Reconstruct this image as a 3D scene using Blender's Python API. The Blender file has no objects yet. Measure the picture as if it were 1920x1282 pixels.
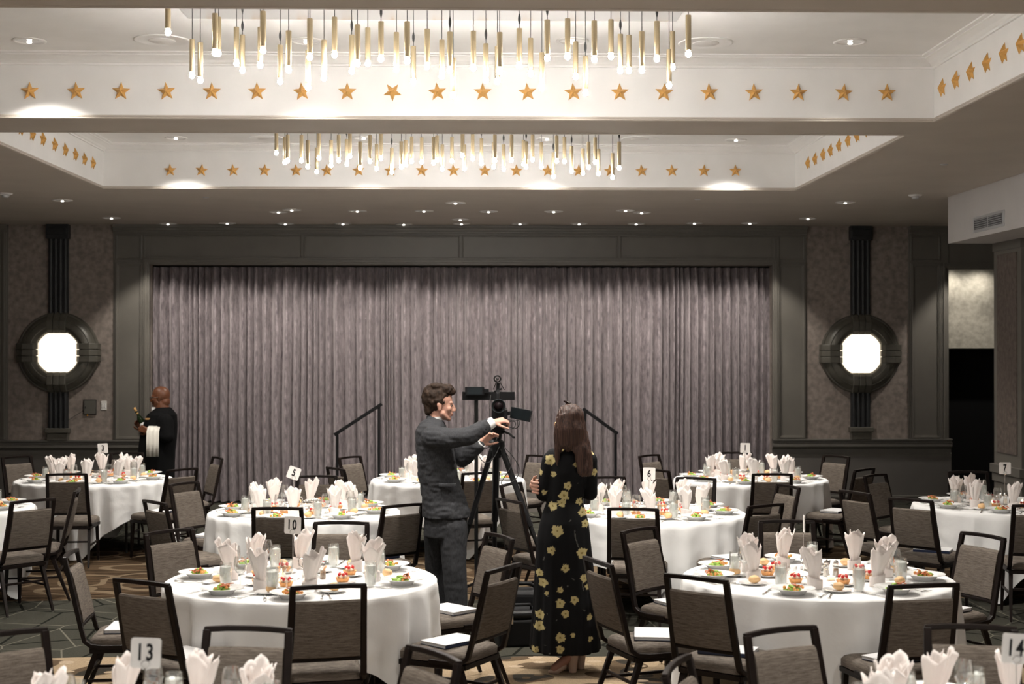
import bpy, bmesh, math, random
from mathutils import Vector, Matrix, noise
rnd = random.Random(7)
PI = math.pi
R = math.radians
SC = bpy.context.scene
COL = SC.collection

# ------------------------------------------------------------------ camera
F = 2667.0
CAM_H = 2.2
cam_data = bpy.data.cameras.new('camera')
cam_data.sensor_width = 36.0
cam_data.lens = F / 1920 * 36.0
cam_data.clip_end = 200
cam = bpy.data.objects.new('camera', cam_data)
COL.objects.link(cam)
YAW = math.atan(65 / F)
PITCH = math.atan(12 / F)
cam.location = (0, 0, CAM_H)
cam.rotation_euler = (PI / 2 + PITCH, 0, -YAW)
cam_data.dof.use_dof = True
cam_data.dof.focus_distance = 10.8
cam_data.dof.aperture_fstop = 3.0
SC.camera = cam
CM = Matrix.Translation(cam.location) @ cam.rotation_euler.to_matrix().to_4x4()

def ray(px, py):
    d = CM.to_3x3() @ Vector(((px - 960) / F, (641 - py) / F, -1.0))
    return d
def atY(px, py, Y):
    d = ray(px, py)
    return Vector(cam.location) + d * (Y / d.y)
def atZ(px, py, Z):
    d = ray(px, py)
    return Vector(cam.location) + d * ((Z - CAM_H) / d.z)
def atX(px, py, X):
    d = ray(px, py)
    return Vector(cam.location) + d * (X / d.x)
def ZatY(py, Y): return atY(895, py, Y).z
def XatY(px, Y): return atY(px, 653, Y).x

# ------------------------------------------------------------------ world, exposure
w = bpy.data.worlds.new('world'); SC.world = w; w.use_nodes = True
bg = w.node_tree.nodes['Background']
bg.inputs[0].default_value = (1.0, 0.95, 0.90, 1)
bg.inputs[1].default_value = 0.26
SC.view_settings.view_transform = 'Standard'
SC.view_settings.look = 'None'
SC.view_settings.exposure = 1.0
SC.view_settings.gamma = 1
SC.view_settings.use_curve_mapping = False
SC.cycles.max_bounces = 8
SC.cycles.transparent_max_bounces = 12
SC.cycles.sample_clamp_indirect = 6
SC.cycles.use_denoising = True
BULB_E = 125.0
SPOT_W = 80.0
COFFER_W = 250.0
SCONCE_E = .85

# ------------------------------------------------------------------ materials
def new_mat(name):
    m = bpy.data.materials.new(name); m.use_nodes = True
    nt = m.node_tree
    return m, nt, nt.nodes['Principled BSDF']
def mat(name, col, rough=.5, metal=0, var=0, vscale=20, bump=0, bscale=80, emis=None, estr=0, stretch=None, sheen=0, trans=0):
    m, nt, b = new_mat(name)
    b.inputs['Base Color'].default_value = (*col, 1)
    b.inputs['Roughness'].default_value = rough
    b.inputs['Metallic'].default_value = metal
    if max(col) < .06: b.inputs['Specular IOR Level'].default_value = .18
    if sheen:
        b.inputs['Sheen Weight'].default_value = sheen
        b.inputs['Sheen Roughness'].default_value = .4
    if emis:
        b.inputs['Emission Color'].default_value = (*emis, 1)
        b.inputs['Emission Strength'].default_value = estr
    if var or bump:
        tc = nt.nodes.new('ShaderNodeTexCoord')
        mp = nt.nodes.new('ShaderNodeMapping')
        nt.links.new(tc.outputs['Object'], mp.inputs[0])
        if stretch: mp.inputs['Scale'].default_value = stretch
    if var:
        n = nt.nodes.new('ShaderNodeTexNoise'); n.inputs['Scale'].default_value = vscale
        n.inputs['Detail'].default_value = 5
        nt.links.new(mp.outputs[0], n.inputs[0])
        r = nt.nodes.new('ShaderNodeValToRGB')
        r.color_ramp.elements[0].position = .3; r.color_ramp.elements[1].position = .7
        r.color_ramp.elements[0].color = (*[c * (1 - var) for c in col], 1)
        r.color_ramp.elements[1].color = (*[min(1, c * (1 + var)) for c in col], 1)
        nt.links.new(n.outputs[0], r.inputs[0]); nt.links.new(r.outputs[0], b.inputs['Base Color'])
    if bump:
        n = nt.nodes.new('ShaderNodeTexNoise'); n.inputs['Scale'].default_value = bscale
        n.inputs['Detail'].default_value = 3
        nt.links.new(mp.outputs[0], n.inputs[0])
        bp = nt.nodes.new('ShaderNodeBump'); bp.inputs['Strength'].default_value = bump
        bp.inputs['Distance'].default_value = .01
        nt.links.new(n.outputs[0], bp.inputs['Height']); nt.links.new(bp.outputs[0], b.inputs['Normal'])
    return m
def glass_mat(name, tint=(.985, .99, .985), fac=.18, rough=.03):
    m = bpy.data.materials.new(name); m.use_nodes = True
    nt = m.node_tree; nt.nodes.clear()
    o = nt.nodes.new('ShaderNodeOutputMaterial'); mx = nt.nodes.new('ShaderNodeMixShader')
    t = nt.nodes.new('ShaderNodeBsdfTransparent'); g = nt.nodes.new('ShaderNodeBsdfGlossy')
    t.inputs[0].default_value = (*tint, 1); g.inputs['Roughness'].default_value = rough
    lw = nt.nodes.new('ShaderNodeLayerWeight'); lw.inputs[0].default_value = .35
    mr = nt.nodes.new('ShaderNodeMapRange')
    mr.inputs['To Min'].default_value = fac * .35; mr.inputs['To Max'].default_value = min(1, fac * 3.5)
    nt.links.new(lw.outputs['Facing'], mr.inputs[0]); nt.links.new(mr.outputs[0], mx.inputs[0])
    nt.links.new(t.outputs[0], mx.inputs[1]); nt.links.new(g.outputs[0], mx.inputs[2])
    nt.links.new(mx.outputs[0], o.inputs[0])
    return m
M = {}
M['white_paint'] = mat('white_paint', (.88, .87, .855), .6, var=.03, vscale=3)
M['ceiling_paint'] = mat('ceiling_paint', (.53, .475, .42), .75, var=.04, vscale=2, bump=.05, bscale=200)
M['bulkhead_paint'] = mat('bulkhead_paint', (.55, .53, .52), .7, var=.03, vscale=3)
M['trim_paint'] = mat('trim_paint', (.145, .134, .115), .42, var=.05, vscale=4)
M['rail_paint'] = mat('rail_paint', (.135, .126, .11), .4, var=.05, vscale=4)
M['dado_paint'] = mat('dado_paint', (.125, .116, .105), .5, var=.06, vscale=3)
M['wall_fabric'] = mat('wall_fabric', (.245, .205, .178), .85, var=.28, vscale=14, bump=.25, bscale=90)
M['niche_fabric'] = mat('niche_fabric', (.27, .25, .205), .8, var=.22, vscale=16, bump=.2, bscale=90)
M['column_fabric'] = mat('column_fabric', (.125, .10, .085), .85, var=.3, vscale=18, bump=.2, bscale=90)
M['black_void'] = mat('doorway_shade', (.006, .006, .006), .7)  # near-black colour stands in for the unlit space beyond the doorway
M['bronze'] = mat('bronze_metal', (.105, .098, .080), .38, metal=.15, var=.25, vscale=6)
M['pilaster'] = mat('dark_pilaster_paint', (.030, .031, .032), .4, var=.1, vscale=5)
M['gold_leaf'] = mat('gold_leaf', (.74, .42, .13), .42, metal=.45, var=.15, vscale=25)
M['brass'] = mat('brushed_brass', (.40, .32, .20), .38, metal=.6, var=.08, vscale=60, stretch=(1, 1, .1))
M['cord'] = mat('black_cord', (.03, .03, .03), .6)
M['bulb'] = mat('bulb_glow', (1, .95, .85), .3, emis=(1, .955, .90), estr=BULB_E)
M['lamp_glow'] = mat('downlight_glow', (1, 1, 1), .3, emis=(1, .95, .85), estr=1.6)
M['chrome'] = mat('chrome_reflector', (.85, .85, .85), .18, metal=1)
M['mirror_plate'] = mat('polished_plate', (.82, .82, .83), .12, metal=.9)
M['silver'] = mat('polished_silver', (.75, .74, .72), .16, metal=1)
M['sconce'] = mat('alabaster_glow', (1, .93, .8), .4, emis=(1, .86, .66), estr=SCONCE_E)
M['cloth'] = mat('table_linen', (.84, .84, .835), .85, bump=.5, bscale=9)
M['napkin'] = mat('napkin_linen', (.86, .80, .77), .85, bump=.15, bscale=60)
M['china'] = mat('white_china', (.86, .86, .85), .18)
M['glass'] = glass_mat('clear_glass')
M['ice'] = mat('ice_water', (.90, .92, .89), .3, var=.06, vscale=90)
M['ice'].node_tree.nodes['Principled BSDF'].inputs['Alpha'].default_value = .5
M['frame'] = mat('espresso_frame', (.010, .0065, .0055), .38, var=.2, vscale=10)
M['ferrule'] = M['chrome']
M['lettuce'] = mat('lettuce_leaf', (.26, .42, .06), .5, var=.5, vscale=40)
M['bacon'] = mat('roast_topping', (.52, .15, .05), .5, var=.5, vscale=60)
M['crouton'] = mat('orange_topping', (.75, .36, .10), .6, var=.3, vscale=60)
M['roll'] = mat('bread_crust', (.78, .50, .25), .65, var=.18, vscale=20)
M['berry'] = mat('strawberry', (.62, .03, .03), .3, var=.2, vscale=60)
M['cake'] = mat('tart_shell', (.74, .36, .13), .6, var=.15, vscale=60)
M['cream'] = mat('cream', (.88, .76, .62), .5)
M['butter'] = mat('butter', (.85, .62, .25), .5)
M['card'] = mat('card_plastic', (.82, .80, .78), .35)
M['ink'] = mat('black_print', (.01, .01, .012), .5)
M['pepper'] = mat('pepper_grain', (.28, .20, .14), .6, var=.3, vscale=90)
M['salt'] = mat('salt_grain', (.8, .78, .74), .6)
M['flame'] = mat('candle_flame', (1, .6, .3), .5, emis=(1, .62, .3), estr=30)
M['wax'] = mat('candle_wax', (.9, .82, .7), .5, emis=(1, .6, .3), estr=.6)
M['book_cover'] = mat('white_book_cover', (.78, .78, .79), .35)
M['book_page'] = mat('book_pages', (.72, .72, .72), .7, var=.12, vscale=200, stretch=(.1, .1, 6))
M['navy'] = mat('navy_print', (.02, .03, .07), .35)
M['wood_top'] = mat('plywood', (.35, .25, .16), .6, var=.2, vscale=8)
M['steel'] = mat('dark_steel', (.05, .05, .05), .4, metal=.6)
M['black_plastic'] = mat('black_plastic', (.012, .012, .013), .42)
M['black_rubber'] = mat('black_rubber', (.008, .008, .008), .65)
M['screen'] = mat('dark_screen', (.02, .025, .028), .12)
M['lens'] = mat('lens_glass', (.008, .005, .006), .12)
M['vent'] = mat('vent_metal', (.55, .56, .57), .4, metal=.3)
M['vent_dark'] = mat('vent_dark_grille', (.10, .10, .11), .5)  # dark grey of the grille behind the louvres
M['plate_white'] = mat('switch_plate', (.70, .68, .64), .4)
M['panel_grey'] = mat('access_panel_paint', (.11, .105, .09), .45)
M['stage_face'] = mat('stage_skirt', (.20, .18, .16), .8, var=.15, vscale=10)
M['stage_deck'] = mat('stage_deck', (.13, .125, .12), .7, var=.1, vscale=10)
M['orange'] = mat('orange_plastic', (.8, .35, .03), .5)

def tweed():
    m, nt, b = new_mat('taupe_tweed')
    tc = nt.nodes.new('ShaderNodeTexCoord'); mp = nt.nodes.new('ShaderNodeMapping')
    mp.inputs['Scale'].default_value = (18, 18, 260)
    n = nt.nodes.new('ShaderNodeTexNoise'); n.inputs['Scale'].default_value = 1; n.inputs['Detail'].default_value = 4
    n2 = nt.nodes.new('ShaderNodeTexNoise'); n2.inputs['Scale'].default_value = 420; n2.inputs['Detail'].default_value = 1
    ad = nt.nodes.new('ShaderNodeMix'); ad.inputs[0].default_value = .4
    r = nt.nodes.new('ShaderNodeValToRGB')
    r.color_ramp.elements[0].position = .36; r.color_ramp.elements[0].color = (.060, .048, .039, 1)
    r.color_ramp.elements[1].position = .62; r.color_ramp.elements[1].color = (.175, .148, .124, 1)
    nt.links.new(tc.outputs['Object'], mp.inputs[0]); nt.links.new(mp.outputs[0], n.inputs[0])
    nt.links.new(tc.outputs['Object'], n2.inputs[0])
    nt.links.new(n.outputs[0], ad.inputs[2]); nt.links.new(n2.outputs[0], ad.inputs[3])
    nt.links.new(ad.outputs[0], r.inputs[0]); nt.links.new(r.outputs[0], b.inputs['Base Color'])
    b.inputs['Roughness'].default_value = .8
    b.inputs['Specular IOR Level'].default_value = .2
    return m
M['tweed'] = tweed()

def velvet():
    m, nt, b = new_mat('mauve_velvet')
    tc = nt.nodes.new('ShaderNodeTexCoord'); mp = nt.nodes.new('ShaderNodeMapping')
    mp.inputs['Scale'].default_value = (22, 22, 9)
    n = nt.nodes.new('ShaderNodeTexNoise'); n.inputs['Scale'].default_value = 1; n.inputs['Detail'].default_value = 7
    n.inputs['Roughness'].default_value = .65
    r = nt.nodes.new('ShaderNodeValToRGB')
    r.color_ramp.elements[0].position = .34; r.color_ramp.elements[0].color = (.09, .073, .082, 1)
    r.color_ramp.elements[1].position = .66; r.color_ramp.elements[1].color = (.30, .255, .262, 1)
    nt.links.new(tc.outputs['Object'], mp.inputs[0]); nt.links.new(mp.outputs[0], n.inputs[0])
    nt.links.new(n.outputs[0], r.inputs[0]); nt.links.new(r.outputs[0], b.inputs['Base Color'])
    b.inputs['Roughness'].default_value = .55
    b.inputs['Sheen Weight'].default_value = .5
    b.inputs['Sheen Tint'].default_value = (.75, .68, .68, 1)
    return m
M['velvet'] = velvet()

def carpet():
    m, nt, b = new_mat('patterned_carpet')
    N = nt.nodes.new; L = nt.links.new
    tc = N('ShaderNodeTexCoord')
    def mp(s, rot=0):
        a = N('ShaderNodeMapping'); a.inputs['Scale'].default_value = s; a.inputs['Rotation'].default_value = (0, 0, rot)
        L(tc.outputs['Object'], a.inputs[0]); return a.outputs[0]
    def math_(op, a, c=0.0, clamp=False):
        x = N('ShaderNodeMath'); x.operation = op; x.use_clamp = clamp
        for i, v in enumerate((a, c)):
            if isinstance(v, (int, float)): x.inputs[i].default_value = v
            else: L(v, x.inputs[i])
        return x.outputs[0]
    def mixc(f, a, c):
        x = N('ShaderNodeMix'); x.data_type = 'RGBA'
        L(f, x.inputs[0])
        for i, v in ((6, a), (7, c)):
            if isinstance(v, tuple): x.inputs[i].default_value = (*v, 1)
            else: L(v, x.inputs[i])
        return x.outputs[2]
    def dist(vec, amt, sc):
        n = N('ShaderNodeTexNoise'); n.inputs['Scale'].default_value = sc; n.inputs['Detail'].default_value = 1; L(vec, n.inputs[0])
        s = N('ShaderNodeVectorMath'); s.operation = 'SCALE'; s.inputs['Scale'].default_value = amt; L(n.outputs['Color'], s.inputs[0])
        a = N('ShaderNodeVectorMath'); L(vec, a.inputs[0]); L(s.outputs[0], a.inputs[1]); return a.outputs[0]
    def vor(vec, sc, feat='F1', rand=1):
        v = N('ShaderNodeTexVoronoi'); v.voronoi_dimensions = '2D'; v.feature = feat; v.inputs['Scale'].default_value = sc
        v.inputs['Randomness'].default_value = rand; L(vec, v.inputs['Vector']); return v.outputs['Distance']
    # pattern A: cream ground with brown and grey pebbles
    va = dist(mp((1, 1.15, 1)), .55, 1.6)
    d1 = vor(va, 2.3)
    big = math_('LESS_THAN', d1, .42)
    inner = math_('LESS_THAN', math_('ABSOLUTE', math_('SUBTRACT', vor(dist(mp((1.2, 1, 1), .4), .5, 1.4), 2.5), .22)), .12)
    small = math_('LESS_THAN', vor(mp((1, 1.6, 1), .3), 3.1), .16)
    cA = mixc(big, (.27, .205, .135), (.085, .060, .038))
    cA = mixc(math_('MULTIPLY', inner, big), cA, (.034, .030, .025))
    cA = mixc(small, cA, (.33, .26, .185))
    # pattern B: grey green field with straight dark and pale lines
    vb = mp((1, .8, 1), .5)
    e = vor(vb, 1.9, 'DISTANCE_TO_EDGE', .75)
    dark = math_('LESS_THAN', e, .022)
    e2 = vor(mp((1, .8, 1), 1.1), 1.7, 'DISTANCE_TO_EDGE', .9)
    pale = math_('LESS_THAN', e2, .011)
    cB = mixc(dark, (.042, .041, .033), (.010, .010, .008))
    cB = mixc(pale, cB, (.12, .112, .09))
    # pattern C: brown streaks with tan outlined pebbles
    vc = dist(mp((1, 1, 1), .2), .5, 1.3)
    ring = math_('LESS_THAN', math_('ABSOLUTE', math_('SUBTRACT', vor(vc, 1.7), .36)), .055)
    st = N('ShaderNodeTexNoise'); st.inputs['Scale'].default_value = 1; st.inputs['Detail'].default_value = 5
    L(mp((2.2, 16, 1)), st.inputs[0])
    rp = N('ShaderNodeValToRGB'); rp.color_ramp.elements[0].position = .38; rp.color_ramp.elements[1].position = .62
    rp.color_ramp.elements[0].color = (.024, .016, .010, 1); rp.color_ramp.elements[1].color = (.088, .058, .034, 1)
    L(st.outputs[0], rp.inputs[0])
    cC = mixc(math_('MULTIPLY', ring, .8), rp.outputs[0], (.16, .12, .078))
    # zones
    sp = N('ShaderNodeSeparateXYZ'); L(dist(mp((1, 1, 1)), .9, .7), sp.inputs[0])
    y = sp.outputs[1]; x = sp.outputs[0]
    zc = math_('GREATER_THAN', y, 12.9)
    zb = math_('MULTIPLY', math_('GREATER_THAN', y, 10.5), math_('LESS_THAN', y, 13.2))
    col = mixc(zb, cA, cB)
    col = mixc(zc, col, cC)
    far = math_('GREATER_THAN', y, 16.2)
    col = mixc(far, col, cB)
    n = N('ShaderNodeTexNoise'); n.inputs['Scale'].default_value = 90; n.inputs['Detail'].default_value = 2; L(mp((1, .25, 1)), n.inputs[0])
    vv = N('ShaderNodeMapRange'); vv.inputs['To Min'].default_value = .75; vv.inputs['To Max'].default_value = 1.25; L(n.outputs[0], vv.inputs[0])
    mu = N('ShaderNodeVectorMath'); mu.operation = 'SCALE'; L(col, mu.inputs[0]); L(vv.outputs[0], mu.inputs['Scale'])
    L(mu.outputs[0], b.inputs['Base Color'])
    b.inputs['Roughness'].default_value = 1; b.inputs['Specular IOR Level'].default_value = .03
    return m
M['carpet'] = carpet()

# ------------------------------------------------------------------ mesh helpers
def V(*a): return Vector(a)
def add_box(bm, lo, hi, mx=None):
    vs = [bm.verts.new((x, y, z)) for x in (lo[0], hi[0]) for y in (lo[1], hi[1]) for z in (lo[2], hi[2])]
    for f in ((0, 1, 3, 2), (4, 6, 7, 5), (0, 4, 5, 1), (2, 3, 7, 6), (0, 2, 6, 4), (1, 5, 7, 3)):
        bm.faces.new([vs[i] for i in f])
    if mx:
        for v in vs: v.co = mx @ v.co
    return vs
def frame_for(d, up=V(0, 0, 1)):
    d = d.normalized()
    if abs(d.dot(up)) > .98: up = V(0, 1, 0)
    a = d.cross(up).normalized(); b = a.cross(d).normalized()
    return a, b
def add_tube(bm, pts, rad, seg=8, caps=True, flat=1.0, phase=0, up=V(0, 0, 1)):
    """tube through points; rad number or list; flat scales the second axis; seg=4 gives a square bar"""
    pts = [Vector(p) for p in pts]
    n = len(pts)
    rads = rad if isinstance(rad, (list, tuple)) else [rad] * n
    rings = []
    for i, p in enumerate(pts):
        d = (pts[min(i + 1, n - 1)] - pts[max(i - 1, 0)])
        a, b = frame_for(d, up)
        ring = []
        for k in range(seg):
            t = 2 * PI * k / seg + phase
            ring.append(bm.verts.new(p + a * math.cos(t) * rads[i] + b * math.sin(t) * rads[i] * flat))
        rings.append(ring)
    for i in range(n - 1):
        for k in range(seg):
            bm.faces.new((rings[i][k], rings[i][(k + 1) % seg], rings[i + 1][(k + 1) % seg], rings[i + 1][k]))
    if caps:
        bm.faces.new(rings[0][::-1]); bm.faces.new(rings[-1])
def add_bar(bm, pts, w, d=None, up=V(0, 0, 1)):
    d = d or w
    add_tube(bm, pts, w / 2 * math.sqrt(2), 4, True, d / w, PI / 4, up)
def add_lathe(bm, prof, seg=20, mx=None, closed=False):
    rings = []; vs = []
    for r, z in prof:
        if r < 1e-6:
            v = bm.verts.new((0, 0, z)); rings.append([v]); vs.append(v)
        else:
            ring = [bm.verts.new((r * math.cos(2 * PI * k / seg), r * math.sin(2 * PI * k / seg), z)) for k in range(seg)]
            rings.append(ring); vs += ring
    pairs = list(zip(rings[:-1], rings[1:]))
    if closed: pairs.append((rings[-1], rings[0]))
    for a, b in pairs:
        if len(a) == 1 and len(b) == 1: continue
        for k in range(seg):
            k2 = (k + 1) % seg
            if len(a) == 1: bm.faces.new((a[0], b[k2], b[k]))
            elif len(b) == 1: bm.faces.new((a[k], a[k2], b[0]))
            else: bm.faces.new((a[k], a[k2], b[k2], b[k]))
    if mx:
        for v in vs: v.co = mx @ v.co
    return vs
def add_ball(bm, c, r, seg=10, rings=7, mx=None):
    r = r if isinstance(r, (tuple, list, Vector)) else (r, r, r)
    prof = [(math.sin(PI * i / rings), -math.cos(PI * i / rings)) for i in range(rings + 1)]
    prof[0] = (0, -1); prof[-1] = (0, 1)
    m = Matrix.Translation(Vector(c)) @ (mx.to_4x4() if mx else Matrix()) @ Matrix.Diagonal((r[0], r[1], r[2], 1))
    return add_lathe(bm, prof, seg, m)
def add_prism(bm, outline, y0, y1, mx=None):
    """outline in x,z extruded from y0 to y1"""
    a = [bm.verts.new((x, y0, z)) for x, z in outline]; b = [bm.verts.new((x, y1, z)) for x, z in outline]
    n = len(outline)
    bm.faces.new(a); bm.faces.new(b[::-1])
    for i in range(n): bm.faces.new((a[i], b[i], b[(i + 1) % n], a[(i + 1) % n]))
    if mx:
        for v in a + b: v.co = mx @ v.co
def obj(name, bm, m, parent=None, smooth=False, bevel=0, bseg=2, mats=None, auto=False):
    bmesh.ops.recalc_face_normals(bm, faces=bm.faces)
    me = bpy.data.meshes.new(name); bm.to_mesh(me); bm.free()
    if smooth:
        for p in me.polygons: p.use_smooth = True
    if auto: me.set_sharp_from_angle(angle=R(40))
    for x in (mats or [m]): me.materials.append(x)
    o = bpy.data.objects.new(name, me); COL.objects.link(o)
    if parent: o.parent = parent
    if bevel:
        md = o.modifiers.new('bevel', 'BEVEL'); md.width = bevel; md.segments = bseg; md.limit_method = 'ANGLE'
    return o
def B(): return bmesh.new()
def tag(o, label=None, cat=None, group=None, kind=None):
    if label: o['label'] = label
    if cat: o['category'] = cat
    if group: o['group'] = group
    if kind: o['kind'] = kind
    return o
def empty(name, loc=(0, 0, 0), rz=0, label=None, cat=None, group=None):
    o = bpy.data.objects.new(name, None); COL.objects.link(o)
    o.empty_display_size = .1
    o.location = loc; o.rotation_euler = (0, 0, rz)
    return tag(o, label, cat, group)
KIDS = {}
def children_of(o):
    if o.name not in KIDS:
        KIDS[o.name] = [c for c in COL.objects if c.parent == o]
    return KIDS[o.name]
def dup(root, loc, rz=0, label=None, group=None, rot=None):
    r = root.copy(); COL.objects.link(r); r.location = loc
    r.rotation_euler = rot if rot else (0, 0, rz)
    if label: r['label'] = label
    if group: r['group'] = group
    for ch in children_of(root):
        c = ch.copy(); COL.objects.link(c); c.parent = r
        for g in children_of(ch):
            d = g.copy(); COL.objects.link(d); d.parent = c
    return r
class Proto:
    """first call moves the prototype itself, later calls copy it"""
    def __init__(s, root): s.root = root; s.used = False
    def put(s, loc, rz=0, label=None, group=None, rot=None):
        if not s.used:
            children_of(s.root)
            for ch in children_of(s.root): children_of(ch)
            s.used = True
            s.root.location = loc; s.root.rotation_euler = rot if rot else (0, 0, rz)
            if label: s.root['label'] = label
            if group: s.root['group'] = group
            return s.root
        return dup(s.root, loc, rz, label, group, rot)
def struct(name, bm, m, **k):
    o = obj(name, bm, m, **k); o['kind'] = 'structure'; return o
def nth(i):
    return ['', 'first', 'second', 'third', 'fourth', 'fifth', 'sixth', 'seventh', 'eighth', 'ninth', 'tenth', 'eleventh', 'twelfth', 'thirteenth', 'fourteenth', 'fifteenth', 'sixteenth', 'seventeenth', 'eighteenth', 'nineteenth', 'twentieth'][i]
CLK = ['twelve', 'one', 'two', 'three', 'four', 'five', 'six', 'seven', 'eight', 'nine', 'ten', 'eleven']

# ------------------------------------------------------------------ room shell
YB = 20.23                      # back wall plane
ZC = 3.945                      # soffit
ZK = 4.43                       # coffer ceiling
XL, XR = -9.5, 9.5
CX0, CX1 = -4.08, 3.51
FARC = (11.55, 15.62); NEARC = (7.32, 10.85); FRONTC = (2.6, 6.6)
bm = B(); add_box(bm, (XL, -1.5, -.1), (XR, 24, 0)); struct('floor', bm, M['carpet'])
# soffit slab with coffer openings
bm = B()
add_box(bm, (XL, -1.5, ZC), (CX0, 23, ZC + .02)); add_box(bm, (CX1, -1.5, ZC), (XR, 23, ZC + .02))
ys = [-1.5, FRONTC[0], FRONTC[1], NEARC[0], NEARC[1], FARC[0], FARC[1], 23]
for i in range(0, 8, 2): add_box(bm, (CX0, ys[i], ZC), (CX1, ys[i + 1], ZC + .02))
struct('ceiling', bm, M['ceiling_paint'])
# coffer tops
bm = B()
for a, b_ in (FRONTC, NEARC, FARC): add_box(bm, (CX0 - .1, a - .1, ZK), (CX1 + .1, b_ + .1, ZK + .05))
struct('ceiling', bm, M['white_paint'])
# coffer side walls
tn = 1
for a, b_ in (FRONTC, NEARC, FARC):
    bm = B(); t = .05
    add_box(bm, (CX0 - t, a - t, ZC + .02), (CX0, b_ + t, ZK)); add_box(bm, (CX1, a - t, ZC + .02), (CX1 + t, b_ + t, ZK))
    add_box(bm, (CX0, a - t, ZC + .02), (CX1, a, ZK)); add_box(bm, (CX0, b_, ZC + .02), (CX1, b_ + t, ZK))
    struct('trim_%d' % tn, bm, M['white_paint']); tn += 1
    # crown moulding ring, profile (p inward, z)
    prof = [(0, ZK - .085), (.018, ZK - .085), (.018, ZK - .070), (.03, ZK - .064), (.045, ZK - .048), (.085, ZK - .026), (.1, ZK - .022), (.1, ZK - .014), (.134, ZK - .010), (.134, ZK), (0, ZK)]
    bm = B(); rings = []
    for p, z in prof:
        rings.append([bm.verts.new(c) for c in ((CX0 + p, a + p, z), (CX1 - p, a + p, z), (CX1 - p, b_ - p, z), (CX0 + p, b_ - p, z))])
    for i in range(len(prof)):
        j = (i + 1) % len(prof)
        for k in range(4): bm.faces.new((rings[i][k], rings[i][(k + 1) % 4], rings[j][(k + 1) % 4], rings[j][k]))
    struct('trim_%d' % tn, bm, M['white_paint']); tn += 1
    # lip bead around the opening
    prof = [(0, ZC + .026), (.006, ZC + .024), (.007, ZC + .014), (.003, ZC + .010), (.010, ZC + .006), (.010, ZC - .001), (.002, ZC - .005), (-.02, ZC - .006), (-.035, ZC - .004), (-.038, ZC), (0, ZC)]
    bm = B(); rings = []
    for p, z in prof:
        rings.append([bm.verts.new(c) for c in ((CX0 + p, a + p, z), (CX1 - p, a + p, z), (CX1 - p, b_ - p, z), (CX0 + p, b_ - p, z))])
    for i in range(len(prof)):
        j = (i + 1) % len(prof)
        for k in range(4): bm.faces.new((rings[i][k], rings[i][(k + 1) % 4], rings[j][(k + 1) % 4], rings[j][k]))
    struct('trim_%d' % tn, bm, M['ceiling_paint']); tn += 1

# back wall --------------------------------------------------------------
def X(px, Y=YB): return XatY(px, Y)
def Z(py, Y=YB): return ZatY(py, Y)
CUX0, CUX1 = X(282), X(1447)
ZT = Z(497)                     # curtain opening top
ZR0, ZR1 = Z(857), Z(826)       # chair rail
XE = X(1768)                    # end of the panelled wall
XN = X(1782)
t = .15
bm = B()
add_box(bm, (XL, YB, 0), (CUX0, YB + t, ZC)); add_box(bm, (CUX1, YB, 0), (XE, YB + t, ZC))
add_box(bm, (CUX0, YB, ZT), (CUX1, YB + t, ZC))
struct('wall_back', bm, M['wall_fabric'])
bm = B(); add_box(bm, (CUX0 - .5, YB + .7, 0), (CUX1 + .5, YB + .75, ZC)); struct('wall_behind_curtain', bm, M['dado_paint'])
# niche wall with the dark doorway
bm = B()
zt = Z(503); zd = Z(653)
add_box(bm, (XE, YB, zt), (XR, YB + .15, ZC))
struct('wall_back', bm, M['trim_paint'])
bm = B()
add_box(bm, (XE - .1, YB + .35, 0), (XN, YB + .4, zt + .1)); add_box(bm, (XN, YB + .35, zd), (XR, YB + .4, zt + .1))
add_box(bm, (X(1900), YB + .35, 0), (XR, YB + .4, zd))
struct('wall_back', bm, M['niche_fabric'])
bm = B(); add_box(bm, (XN - .1, YB + .9, 0), (X(1900) + .1, YB + .92, zd + .1)); add_box(bm, (XN-.02, YB + .4, 0), (XN, YB + .9, zd)); struct('dark_doorway_1', bm, M['black_void'])  # black sheets behind the opening, the darkness there put into their colour
for nm, x0, x1 in (('wall_left', XL - .1, XL), ('wall_right', XR, XR + .1)):
    bm = B(); add_box(bm, (x0, -1.5, 0), (x1, 23, ZC)); struct(nm, bm, M['wall_fabric'])
bm = B(); add_box(bm, (XL, 22.9, 0), (XR, 23, ZC)); struct('wall_back', bm, M['dado_paint'])

def panel_frame(x0, x1, z0, z1, y, w_=.06, d=.035, m='trim_paint', inner=None, name='trim'):
    """raised moulding frame (stepped) on a wall facing -Y"""
    global tn
    bm = B()
    for (i, dd, ww) in ((0, d, w_), (w_ * .3, d + .015, w_ * .4)):
        a0, a1, b0, b1 = x0 + i, x1 - i, z0 + i, z1 - i
        add_box(bm, (a0, y - dd, b0), (a0 + ww, y, b1)); add_box(bm, (a1 - ww, y - dd, b0), (a1, y, b1))
        add_box(bm, (a0 + ww, y - dd, b0), (a1 - ww, y, b0 + ww)); add_box(bm, (a0 + ww, y - dd, b1 - ww), (a1 - ww, y, b1))
    struct('trim_%d' % tn, bm, M[m], bevel=.004); tn += 1
def flat_panel(x0, x1, z0, z1, y, d=.02, m='trim_paint'):
    global tn
    bm = B(); add_box(bm, (x0, y - d, z0), (x1, y, z1)); struct('trim_%d' % tn, bm, M[m], bevel=.004); tn += 1
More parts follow.
